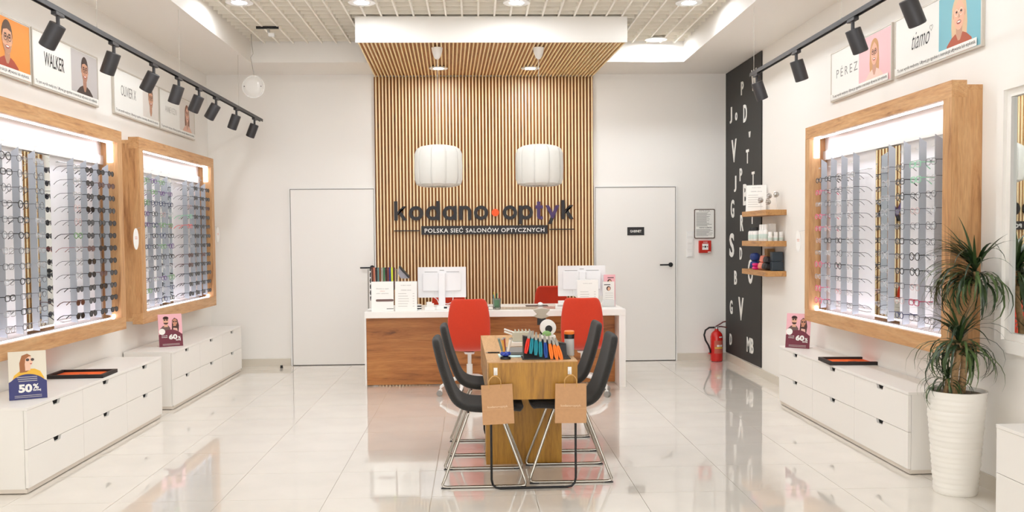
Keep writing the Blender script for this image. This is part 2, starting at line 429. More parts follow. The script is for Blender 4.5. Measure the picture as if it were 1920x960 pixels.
b.prism([(x0, .035), (x0+.012, .008), (x0+.035, -.002), (SX(1017.5), 0), (SX(1017.5), .034), (x0+ST+.004, .034)], TH-.001, 0); letter('letter_t', b, PURPLE)
xl, xr = SX(1022.5), SX(1048.7); b = MB()
xm = (xl+xr)/2-.004
b.prism([(xl, XH), (xl+.042, XH), (xm+.022, .034), (xm-.006, .012)], TH, 0, 0)
b.prism([(xr-.042, XH), (xr, XH), (xm+.016, .004), (xm-.018, .022)], TH-.001, 0, 0)
b.prism([(xm-.019, .023), (xm+.017, .005), (xm-.010, -.056), (xm-.052, -.056)], TH-.0015, 0, 1)
b.build('letter_y', [PURPLE, SIGNK], sg)
letter('letter_k', kglyph(SX(1052.5), SX(1075.6)), SIGNK)
t = thing('sign_strip', 'black strip reading POLSKA SIEĆ SALONÓW OPTYCZNYCH under the shop sign', 'sign', (.099, YB-.041, 1.573))
MB().box(-.739, .739, -.022, 0, -.05, .05).build('strip', SIGNK, t)
text('lettering', 'POLSKA SIEĆ SALONÓW OPTYCZNYCH', 1.40, .066, .003, LETW, t, (0, -.0225, .004), .013, space=1.12)
MB().box(-1.056, -.757, -.018, 0, -.008, .003).build('line', SIGNK, t); MB().box(.762, 1.053, -.018, 0, -.006, .005).build('line', SIGNK, t)

# ---------------------------------------------------------------- things on the back wall
t = thing('notice', 'framed printed instruction notice above the red alarm button', 'notice', (2.708, YB, 1.624))
MB().box(-.118, .118, -.006, 0, -.168, .168).build('sheet', PAPER, t)
b = MB().ring(rrect(-.124, .124, -.175, .175, .015), rrect(-.114, .114, -.165, .165, .01), -.009, 0); b.build('frame', mat('frame_brown', (96, 78, 66), .5), t)
text('heading', 'INSTRUKCJA', .13, .013, .0004, INK, t, (0, -.0064, .151), .02)
b = MB(); z = .128; k = 0
while z > -.15:
    if not (-.065 < z < -.03): b.box(-.1, random.uniform(.02, .1), -.0066, -.006, z, z+.0045)
    z -= .0105
b.build('printed_lines', INKG, t)
text('subheading', 'TELEFONY ALARMOWE', .15, .011, .0004, INK, t, (.01, -.0064, -.046), .03)
t = thing('alarm_button', 'red square fire alarm call point on the back wall', 'alarm button', (2.708, YB, 1.352))
MB().box(-.073, .073, -.04, 0, -.073, .073).build('housing', mat('alarm_red', (196, 40, 24), .35), t, bev=.006)
MB().box(-.036, .036, -.0425, -.04, -.036, .036).build('pane', PAPER, t)
b = MB().flat(circ(0, 0, .012, n=14), -.0432)
for s in (-1, 1): b.flat([(s*.033, .003), (s*.033, -.003), (s*.024, -.006), (s*.016, 0), (s*.024, .006)], -.0432)
b.build('print', INK, t); text('lettering', 'ALARM', .05, .012, .0004, LETW, t, (0, -.0404, .054), .02)
MB().box(.03, .066, -.041, -.04, -.069, -.058).build('sticker', PAPER, t)
t = thing('light_switch_block', 'column of four white light switches beside the framed notice', 'light switch', (2.536, YB, 1.385))
MB().box(-.043, .043, -.008, 0, -.156, .156).build('plate', WHITEP, t, bev=.002)
for k in range(4):
    z = .117-.078*k; MB().box(-.029, .029, -.013, -.008, z-.029, z+.029).build('rocker', WHITEG, t, bev=.002)
# fire extinguisher
RED = mat('extinguisher_red', (206, 24, 18), .25, coat=.4)
t = thing('fire_extinguisher', 'red fire extinguisher with black hose standing in the back corner', 'fire extinguisher', (2.822, 10.88, 0))
MB().lathe([(.055, 0), (.068, .006), (.072, .02), (.072, .29), (.064, .325), (.045, .35), (.024, .365), (.020, .385), (.001, .386)], 28).build('cylinder', RED, t, True)
b = MB().cyl((0, 0, .38), (0, 0, .405), .016, n=12); b.box(-.025, .02, -.012, .012, .392, .412); b.build('valve', STEEL, t)
hd = mat('extinguisher_dark', (96, 26, 20), .4)
MB().tube([(-.01, 0, .41), (.03, -.01, .435), (.075, -.015, .465), (.105, -.015, .47)], .008, 8).build('lever', hd, t, True)
MB().tube([(0, 0, .405), (.05, -.01, .412), (.09, -.015, .405), (.118, -.015, .399)], .007, 8).build('carry_handle', hd, t, True)
MB().tube([(-.02, 0, .4), (-.09, -.01, .4), (-.135, -.015, .37), (-.152, -.02, .315), (-.135, -.02, .25), (-.10, -.02, .19), (-.082, -.02, .14), (-.078, -.015, .10)], .0105, 10).build('hose', BLACK, t, True)
MB().box(-.098, -.068, -.02, .01, .085, .105).build('hose_clip', RED, t)
def wrap(z0, z1, a0, a1, r, m, nm):
    b = MB(); n = 12; p = [(r*math.cos(R(a0+(a1-a0)*i/n)), r*math.sin(R(a0+(a1-a0)*i/n))) for i in range(n+1)]
    b.add([(x, y, z0) for x, y in p]+[(x, y, z1) for x, y in p], [(i, i+1, n+2+i, n+1+i) for i in range(n)]); return b.build(nm, m, t, True)
wrap(.10, .25, -125, -35, .0727, mat('ext_label', (196, 96, 78), .5), 'label_print'); wrap(.155, .172, -120, -35, .0732, mat('ext_yellow', (226, 178, 60), .5), 'yellow_band')
wrap(.178, .20, -100, -75, .0732, PAPER, 'pictogram'); wrap(.178, .20, -70, -45, .0732, PAPER, 'pictogram'); wrap(.285, .297, -80, -45, .0732, PAPER, 'small_label')

# ---------------------------------------------------------------- letter panel on the right wall
t = thing('letter_panel', 'tall black eye-chart panel with scattered white letters on the right wall', 'wall panel', (XR, 10.29, 0), -PI/2)
MB().box(-.69, .69, -.012, -.002, .10, 3.385).build('board', PANELK, t)
for c, yy, zz, h in [('P',10.29,3.11,0.146),('W',9.86,3.13,0.225),('J',10.75,2.87,0.184),('o',10.53,2.83,0.090),('D',10.18,2.82,0.192),('w',10.01,2.57,0.063),('V',10.62,2.45,0.261),('T',10.09,2.34,0.150),('P',10.34,2.16,0.142),('J',10.57,2.07,0.182),('T',9.88,2.09,0.142),('B',10.17,1.93,0.234),('G',10.68,1.79,0.209),('R',10.30,1.62,0.178),('T',9.91,1.69,0.171),('S',10.71,1.37,0.278),('D',10.34,1.28,0.137),('B',10.55,1.00,0.159),('O',9.97,1.09,0.265),('G',10.73,0.65,0.162),('V',10.33,0.66,0.258),('D',10.75,0.27,0.131),('MB',9.98,0.29,0.163)]:
    wd = {'W': .8, 'w': 1.1, 'J': .5, 'o': .95, 'MB': 1.5, 'V': .78}.get(c, .68)*h
    text('letter', c, wd, h, .004, LETW, t, (10.29-yy, -.012, zz), .025)

# ---------------------------------------------------------------- wall shelves and what stands on them
SHV = []
for k, (z, nm) in enumerate(((1.676, 'top'), (1.375, 'middle'), (1.086, 'bottom'))):
    o = MB().box(2.77, XR, 8.84, 9.65, z, z+.052).build('wall_shelf', SHELFW)
    o2 = tag(o, f'{nm} thick oak wall shelf overlapping the black letter panel', 'shelf', 'oak shelves on the right wall'); b = o.modifiers.new('b', 'BEVEL'); b.width = .002
ZS = [1.728, 1.427, 1.138]
def stand_sheet(name, label, loc, rz, wid, hei, lean=8, lines=True, head=None):
    """an acrylic sign holder with a sheet; faces -y"""
    t = thing(name, label, 'sign stand', loc, rz)
    L = R(lean); M = Matrix.Rotation(-L, 4, 'X')
    MB().box(-wid/2, wid/2, -.0015, .0015, 0, hei).xf(M).build('sheet', PAPER, t)
    MB().box(-wid/2-.004, wid/2+.004, .002, .0045, 0, hei+.004).xf(M).build('back_plate', GLASSC, t)
    MB().box(-wid/2-.004, wid/2+.004, 0, .07, 0, .003).build('foot_plate', GLASSC, t)
    return t, M
t, M = stand_sheet('sign_stand', 'white price sheet stand leaning on the top oak shelf', (2.845, 9.42, ZS[0]), R(-28), .20, .27, 10)
for i, (s, z, wd) in enumerate((('kodano optyk', .245, .09), ('CENNIK USŁUG', .205, .11))):
    text('lettering', s, wd, .010, .0004, INKG, t, M @ Vector((0, -.002, z)), rot=(-R(10), 0, 0))
b = MB()
for k in range(6): b.box(-.08, .02+.05*(k % 2), -.0025, -.0019, .165-.024*k, .170-.024*k)
b.xf(M).build('printed_lines', INKL, t)
t = thing('glasses_bust', 'clear stand with four silver rosettes on the top oak shelf', 'ornament', (2.85, 9.02, ZS[0]))
b = MB()
for (dx, dy, h) in ((-.05, .08, .09), (0, 0, .07), (.02, .03, .13), (.06, -.06, .14)):
    b.cyl((dx, dy, 0), (dx, dy, h), .003, n=6)
b.box(-.07, .08, -.08, .1, 0, .004); b.build('stems', GLASSC, t)
for (dx, dy, h) in ((-.05, .08, .10), (0, 0, .08), (.02, .03, .14), (.06, -.06, .15)):
    b = MB().ball((dx, dy, h), .026, .026, .026, 10)
    for q in range(6):
        a = q*PI/3; b.ball((dx-.012, dy+.02*math.cos(a), h+.02*math.sin(a)), .012, n=8)
    b.build('rosette', STEEL, t, True)
def bottle(name, label, x, y, z, r, h, capm, body=WHITEP, caph=.03, capr=.7, group='care bottles on the middle shelf'):
    t = thing(name, label, 'bottle', (x, y, z), 0, group)
    MB().lathe([(r*.95, 0), (r, .004), (r, h*.82), (r*.85, h*.93), (r*.5, h), (.001, h)], 18).build('body', body, t, True)
    MB().lathe([(r*capr, h-.002), (r*capr, h+caph), (r*capr*.9, h+caph+.003), (.001, h+caph+.003)], 16).build('cap', capm, t, True)
    MB().lathe([(r+.0006, h*.2), (r+.0006, h*.6)], 18).build('label_band', mat('label_mint', (206, 222, 214), .5), t, True)
    return t
z = ZS[1]
for k in range(3): bottle('care_bottle', f'black-capped white care bottle, {ORD[k]} from the near end of its row', 2.815, 9.30+.085*k, z, .030, .105, BLACK)
for k in range(3): bottle('spray_bottle', f'white-capped spray bottle, {ORD[k]} from the near end of the shorter row', 2.83, 9.03+.078*k, z, .026, .115, WHITEG, caph=.045)
for k in range(3):
    bottle('care_jar', f'little white jar at the near end of the middle shelf, {ORD[k]} from the wall', 2.935-.052*k, 8.90, z, .022, .055, WHITEG, caph=.03, capr=.9, group='small jars on the middle shelf')
t = thing('care_box', 'tall white carton among bottles on the middle shelf', 'box', (2.905, 9.08, z)); MB().box(-.03, .03, -.03, .03, 0, .17).build('carton', WHITEP, t, bev=.001); MB().box(-.0305, .0305, -.0305, .0305, .05, .075).build('band', mat('label_mint', (206, 222, 214), .5), t)
z = ZS[2]
def case(name, label, x, y, z, sx, sy, sz, m, lean=0, rz=0, round_=.02, cat='glasses case'):
    t = thing(name, label, cat, (x, y, z), rz, 'cases on the bottom shelf')
    M = Matrix.Rotation(lean, 4, 'Y')
    lo = math.sin(abs(lean))*sx/2
    MB().box(-sx/2, sx/2, -sy/2, sy/2, .0, sz*.5-.001).xf(Matrix.Translation((0, 0, lo)) @ M).build('case_base', m, t, bev=round_)
    MB().box(-sx/2, sx/2, -sy/2, sy/2, sz*.5+.001, sz).xf(Matrix.Translation((0, 0, lo)) @ M).build('case_lid', m, t, bev=round_)
case('glasses_case', 'royal blue rounded glasses case at the far end of bottom shelf', 2.86, 9.49, z, .07, .13, .165, mat('case_blue', (24, 56, 128), .5), 0, .2, .03)
case('glasses_case', 'small magenta glasses case beside the blue one', 2.82, 9.33, z, .06, .09, .065, mat('case_magenta', (222, 30, 120), .5))
case('glasses_case', 'coral pink leaning glasses case on the bottom shelf', 2.825, 9.17, z, .06, .11, .14, mat('case_coral', (226, 138, 118), .6), .25)
case('glasses_case', 'black leaning glasses case in the bottom shelf group', 2.83, 9.02, z, .08, .11, .13, mat('case_black', (40, 34, 34), .5), .2)
case('glasses_case', 'tall dark slate case nearest the wall on bottom shelf', 2.90, 8.92, z, .11, .07, .185, mat('case_slate', (42, 54, 64), .45), 0, 0, .006)
t = thing('kraft_box', 'upright brown kraft box behind the coral case', 'box', (2.925, 9.22, z)); MB().box(-.035, .035, -.045, .045, 0, .21).build('carton', mat('kraft_dark', (150, 118, 76), .8), t, bev=.002); MB().box(-.036, .036, -.046, .046, .17, .2105).build('lid', mat('kraft_dark2', (158, 126, 84), .8), t)

# ---------------------------------------------------------------- drawer cabinets
def cabinet(label, xf, y0, y1, side, top=.514):
    """side=+1: on the left wall, front faces +x; local x runs to the viewer's right"""
    depth = .45; ln = abs(y1-y0)
    t = thing('drawer_cabinet', label, 'cabinet', ((XL if side > 0 else XR), (y0+y1)/2, 0), PI/2 if side > 0 else -PI/2, 'low white drawer cabinets')
    h = ln/2; d = abs(xf-(XL if side > 0 else XR))
    b = MB(); b.box(-h, h, -d+.02, -.014, .03, top-.018); b.build('carcass', WHITE, t)
    MB().box(-h+.004, h-.004, -d+.012, -.016, .005, .03).build('plinth', mat('plinth_white', (222, 212, 200), .6), t)
    MB().box(-h+.012, h-.012, -d+.03, -.018, 0, .005).build('floor_gap_shade', mat('gap_shade_dark', (96, 84, 72), .8), t)  # dark strip standing in for the shadow in the gap at the floor
    MB().box(-h-.003, h+.003, -d-.003, -.013, top-.018, top).build('top', WHITE, t, bev=.002)
    dw = ln/3; dh = (top-.018-.034)/2
    for i in range(3):
        for j in range(2):
            a, b_ = -h+i*dw+.0015, -h+(i+1)*dw-.0015; z0, z1 = .034+j*dh+.0015, .034+(j+1)*dh-.0015
            c = (a+b_)/2
            poly = [(a, z0), (b_, z0), (b_, z1), (c+.055, z1), (c+.04, z1-.028), (c-.04, z1-.028), (c-.055, z1), (a, z1)]
            m = MB(); y0_, y1_ = -d, -d+.018
            # L/R halves and lower strip keep the cut-out concave shape clean
            m.prism([(a, z0), (b_, z0), (b_, z1-.028), (a, z1-.028)], y0_, y1_)
            m.prism([(a, z1-.028), (c-.04, z1-.028), (c-.055, z1), (a, z1)], y0_, y1_)
            m.prism([(c+.04, z1-.028), (b_, z1-.028), (b_, z1), (c+.055, z1)], y0_, y1_)
            dr = m.build('drawer', WHITE, t)
            MB().box(c-.057, c+.057, y1_-.001, y1_+.0012, z1-.03, z1+.0015).build('grip_recess_shade', mat('recess_shade_black', (8, 7, 7), .95), dr)  # black plate behind the cut-out, painted in for the shade of the recess
    return t
cabinet('near left low white drawer cabinet under the first glasses display', -2.648, 5.545, 7.89, 1)
cabinet('far left low white drawer cabinet near the left door', -2.66, 8.235, 10.60, 1)
cabinet('right wall low white drawer cabinet under the lit display beside the plant', 2.648, 5.612, 8.07, -1)
cabinet('white drawer cabinet at the right picture edge in front of the plant', 2.648, 2.25, 4.638, -1)

# ---------------------------------------------------------------- eyeglasses
def rim_path(kind, sx):
    p = []; n = 14
    for i in range(n):
        a = 2*PI*i/n; c, s = math.cos(a), math.sin(a)
        if kind == 0: x, z = .026*c, .019*s*(1 if s < 0 else .85)        # rounded
        elif kind == 1:                                                 # rectangular
            e = .55; x = .027*math.copysign(abs(c)**e, c); z = .0165*math.copysign(abs(s)**e, s)
        else: x = .026*c; z = .0215*s*(1+.12*c)                            # round / panto
        p.append((sx*(.033+x), 0, z))
    return p
def glasses_meshes(kind, thick):
    fr = MB()
    for s in (-1, 1): fr.tube([(x, 0, z) for x, _, z in rim_path(kind, s)], thick, 5, closed=True)
    fr.tube([(-.008, 0, .006), (0, -.002, .009), (.008, 0, .006)], thick, 5)
    ln = []
    for s in (-1, 1): ln.append(MB().prism([(x*.985, z) for x, _, z in rim_path(kind, s)], -.0008, .0008))
    tp = []
    for s in (-1, 1): tp.append(MB().tube([(s*.059, .001, .008), (s*.067, .008, .009), (s*.068, .09, .007), (s*.066, .115, -.002), (s*.064, .14, -.022)], [thick, thick, thick, thick*1.15, thick*1.2], 5))
    return fr, ln, tp
CLR = {
 'black': mat('acetate_black', (24, 22, 26), .25), 'dark grey metal': mat('metal_dark', (70, 66, 70), .3, metal=.6), 'silver metal': mat('metal_silver', (176, 172, 172), .25, metal=.8),
 'clear': mat('acetate_clear', (226, 222, 224), .2, alpha=.6), 'blush': mat('acetate_blush', (224, 176, 170), .3, alpha=.8), 'pink': mat('acetate_pink', (226, 96, 128), .3),
 'mint': mat('acetate_mint', (150, 214, 176), .3), 'green': mat('acetate_green', (98, 150, 84), .3), 'purple': mat('acetate_purple', (92, 36, 118), .3), 'navy': mat('acetate_navy', (32, 40, 84), .3),
 'crimson': mat('acetate_crimson', (176, 28, 74), .3), 'coral': mat('acetate_coral', (236, 90, 84), .3), 'brown': mat('acetate_brown', (88, 48, 36), .3), 'red': mat('acetate_red', (150, 34, 34), .3)}
LCLEAR = mat('lens_clear', (214, 220, 226), .05, alpha=.13)
LDARK = mat('lens_dark', (28, 24, 32), .08, alpha=.96); LBROWN = mat('lens_brown', (88, 44, 36), .08, alpha=.95)
GM = {}
def glasses(parent_t, lx, ly, lz, kind, fcol, lens, tcol, label, group):
    """loc in world via parent frame matrix; glasses stay top-level"""
    heavy = lens != 'clear' or fcol in ('black', 'navy', 'crimson', 'purple', 'mint', 'coral', 'pink', 'green')
    key = (kind, heavy)
    if key not in GM:
        fr, ln, tp = glasses_meshes(kind, .0026 if heavy else .0015)
        GM[key] = [fr.mesh('frame', CLR['black'], True)]+[q.mesh('lens', LCLEAR) for q in ln]+[q.mesh('temple', CLR['black'], True) for q in tp]
    g_ = thing('sunglasses' if lens != 'clear' else 'glasses', label, 'sunglasses' if lens != 'clear' else 'glasses', parent_t @ Vector((lx, ly, lz)), parent_t.to_euler().z, group)
    lm = {'clear': LCLEAR, 'dark': LDARK, 'brown': LBROWN}[lens]
    for nm, me, m in zip(('frame', 'lens', 'lens', 'temple', 'temple'), GM[key], (CLR[fcol], lm, lm, CLR[tcol], CLR[tcol])):
        o = obj(nm, me, g_)
        o.material_slots[0].link = 'OBJECT'; o.material_slots[0].material = m
    g_.rotation_euler.z += random.uniform(-.06, .06); g_.scale = (1.1, 1.0, 1.12)

# ---------------------------------------------------------------- lit display frames
FINX = [.30, .525, .74, .945]
def display(label, dname, side, yc, length, nrows, ztop, zbot, near_sign):
    wx = XL if side > 0 else XR; rz = PI/2 if side > 0 else -PI/2
    t = thing('display_frame', label, 'display', (wx, yc, 0), rz, 'lit glasses displays')
    M = Matrix.Translation((wx, yc, 0)) @ Matrix.Rotation(rz, 4, 'Z')
    h = length/2; z0, z1 = (.755, 2.384) if side > 0 else (.76, 2.384)
    bd = .10; F0, F1 = -.187, -.096
    MB().box(-h, h, F0, F1, z1-bd, z1).build('top_board', OAKH, t, bev=.0015)
    MB().box(-h, h, F0, F1, z0, z0+bd).build('bottom_board', OAKH, t, bev=.0015)
    for a, b_ in ((-h, -h+bd), (h-bd, h)):
        MB().box(a, b_, F0-.0003, F1, z0+bd-.0005, z1-bd+.0005).build('side_board', OAKV, t)
    r0, r1 = z0+.025, z1-.026; q = h-.004
    for za, zb_ in ((r1-.03, r1), (r0, r0+.03)): MB().box(-q, q, F1, -.001, za, zb_).build('rear_box_rail', OAKH, t)
    for xa_, xb_ in ((-q, -q+.03), (q-.03, q)): MB().box(xa_, xb_, F1, -.001, r0+.03, r1-.03).build('rear_box_side', OAKV, t)
    MB().box(-q+.03, q-.03, -.014, -.002, r0+.03, r1-.03).build('back_panel', BACKW, t)
    MB().box(-q+.03, q-.03, -.03, -.014, 2.115, r1-.03).build('valance', WHITE, t)
    MB().box(-q+.03, q-.03, -.048, -.03, 2.11, 2.185).build('valance_strip', WHITEG, t)
    MB().box(-.205, .205, -.019, -.014, r0+.07, 2.112).build('mirror', MIRROR, t)
    # led strips with a short return at the far end (far end = +x on the left wall, -x on the right)
    f = 1 if side > 0 else -1
    b = MB(); zi = z1-bd
    b.box(-h+bd, h-bd, -.140, -.110, zi-.005, zi-.001)
    b.box(f*(h-bd-.006), f*(h-bd-.001), -.150, -.105, zi-.16, zi-.006)
    b.build('led_strip', LEDM, t)
    b = MB(); zb = z0+bd
    b.box(-h+bd, h-bd, -.135, -.115, zb+.001, zb+.006); b.box(f*(h-bd-.014), f*(h-bd-.001), -.135, -.115, zb+.01, zb+.028)
    b.build('led_strip', LEDM, t)
    # fins
    fm = MB().add([(-.003, -.15, .885), (.003, -.15, .885), (.003, -.103, .890), (-.003, -.103, .890), (-.003, -.15, 2.10), (.003, -.15, 2.10), (.003, -.103, 2.07), (-.003, -.103, 2.07)],
                  [(0, 3, 2, 1), (4, 5, 6, 7), (0, 1, 5, 4), (1, 2, 6, 5), (2, 3, 7, 6), (3, 0, 4, 7)]).mesh('fin', PERSPEX)
    # the grey panels stand turned a little towards the room
    pg = MB(); zz = [ztop-(ztop-zbot)*k/(nrows-1) for k in range(nrows)]
    for z in zz+[ztop+.09]:
        pg.box(-.004, .004, -.166, -.148, z+.002, z+.012); pg.box(-.010, .010, -.168, -.164, z-.0, z+.014)
    pgm = pg.mesh('pegs', GLASSC)
    xs = [-v for v in FINX[::-1]]+FINX
    for x in xs:
        o = obj('fin', fm, t, loc=(x, 0, 0)); obj('pegs', pgm, o)
    b = MB()
    for z in (ztop+.045, zbot-.045):
        for a, c in ((-1.0, -.27), (.27, 1.0)): b.tube([(a, -.05, z), (c, -.05, z)], .003, 6)
        for x in xs: b.cyl((x+.02, -.05, z), (x+.02, -.014, z), .003, n=6)
    b.build('rail_rods', STEEL, t)
    cyc = {0: ['dark grey metal', 'silver metal', 'dark grey metal', 'black'], 1: ['black', 'black', 'silver metal', 'navy', 'clear', 'blush', 'dark grey metal', 'purple', 'green', 'black'],
           2: ['clear', 'black', 'dark grey metal', 'blush', 'black', 'clear', 'dark grey metal']}
    for ci, x in enumerate(xs):
        # column order counted from the near end
        cn = ci if side > 0 else 7-ci
        for ri, z in enumerate(zz):
            lens = 'clear'; kind = random.choice((0, 1, 2)); tcol = None
            if dname == 'near left':
                fc = random.choice(cyc[0])
                if cn >= 5 or (cn == 4 and ri >= 9): lens = 'brown' if (ri, cn) in ((1, 6), (1, 7), (6, 5), (8, 6), (10, 4)) else 'dark'; fc = 'brown' if lens == 'brown' else 'black'; kind = 0
                elif cn == 4: fc = 'green' if ri == 5 else 'silver metal' if ri not in (3, 4) else 'blush'; tcol = 'red' if ri == 6 else 'dark grey metal'
            elif dname == 'far left':
                fc = random.choice(cyc[1])
                if (ri, cn) in ((1, 2), (1, 3)): fc = 'purple'
                if cn >= 5 or (cn == 4 and ri >= 7): lens = 'brown' if (ri, cn) in ((7, 4), (8, 4), (7, 6), (2, 7)) else 'dark'; fc = 'brown' if lens == 'brown' else 'black'; kind = 0
                elif cn == 4: fc = ['silver metal', 'clear', 'blush', 'mint', 'coral', 'clear', 'clear'][ri]
            else:
                fc = random.choice(cyc[2])
                if cn == 7: fc = ['black', 'pink', 'silver metal', 'pink', 'pink', 'blush', 'silver metal', 'pink', 'clear', 'pink', 'pink'][ri]
                elif cn == 3: fc = 'clear'
                elif cn == 4: fc = random.choice(('clear', 'silver metal')); tcol = 'dark grey metal'
                elif cn == 1 and ri in (0, 1): fc = 'mint'
                elif cn == 1 and ri == 9: fc = 'crimson'
                elif cn in (1, 2): fc = random.choice(('black', 'dark grey metal', 'black', 'blush'))
                if cn == 2 and ri == 10: fc = 'navy'
            kind_n = {'clear': f'{fc}-framed glasses', 'dark': 'dark sunglasses', 'brown': 'brown-lens sunglasses'}[lens]
            lab = f'{kind_n}, row {ORD[ri]} from top, {ORD[cn]} column from near end, {dname} display'
            glasses(M, x+random.uniform(-.006, .006), -.172, z, kind, fc, lens, tcol or (fc if fc not in ('clear', 'blush') else 'dark grey metal'), lab, f'glasses in the {dname} display')
    return t
display('lit oak display frame full of glasses, nearest on the left wall', 'near left', 1, 6.70, 2.30, 12, 2.025, .935, -1)
display('lit oak display frame full of glasses, farther along the left wall', 'far left', 1, 9.39, 2.30, 12, 2.025, .935, -1)
display('lit oak display frame full of glasses on the right wall', 'right', -1, 6.60, 2.43, 11, 1.93, .95, 1)

# oval tags
def oval(label, x, y, z, rz, x2):
    t = thing('oval_tag', label, 'tag', (x, y, z), rz, 'oval tags on the displays')
    MB().prism(circ(0, 0, .062, .092, 28), -.003, 0).build('disc', WHITEG, t)
    b = MB().box(-.03, .03, -.0038, -.003, .012, .02); b.box(-.025, .028, -.0038, -.003, -.002, .006); b.build('print', mat('tag_print', (214, 170, 160), .6), t)
    MB().cyl((0, .001, .085), (x2, .002, .098), .0015, n=6).build('hanger', STEEL, t)
oval('white oval tag between the two left displays', -2.915, 8.12, 1.50, PI/2, .12)
oval('white oval tag beyond the far left display near the corner', -2.915, 10.66, 1.54, PI/2, -.13)
oval('white oval tag beside the far end of the right display', 2.80, 8.02, 1.43, -PI/2, .215)

# ---------------------------------------------------------------- mirror, right
t = thing('wall_mirror', 'tall mirror in a white frame at the right picture edge', 'mirror', (XR, 4.72, 1.586), -PI/2)
b = MB().ring([(-.43, -.76), (.43, -.76), (.43, .76), (-.43, .76)], [(-.365, -.69), (.365, -.69), (.365, .69), (-.365, .69)], -.05, -.001); b.build('frame', WHITE, t)
b = MB().ring([(-.365, -.69), (.365, -.69), (.365, .69), (-.365, .69)], [(-.325, -.65), (.325, -.65), (.325, .65), (-.325, .65)], -.03, -.001); b.build('inner_frame', WHITE, t)
MB().box(-.33, .33, -.012, -.002, -.655, .655).build('glass', MIRROR, t)

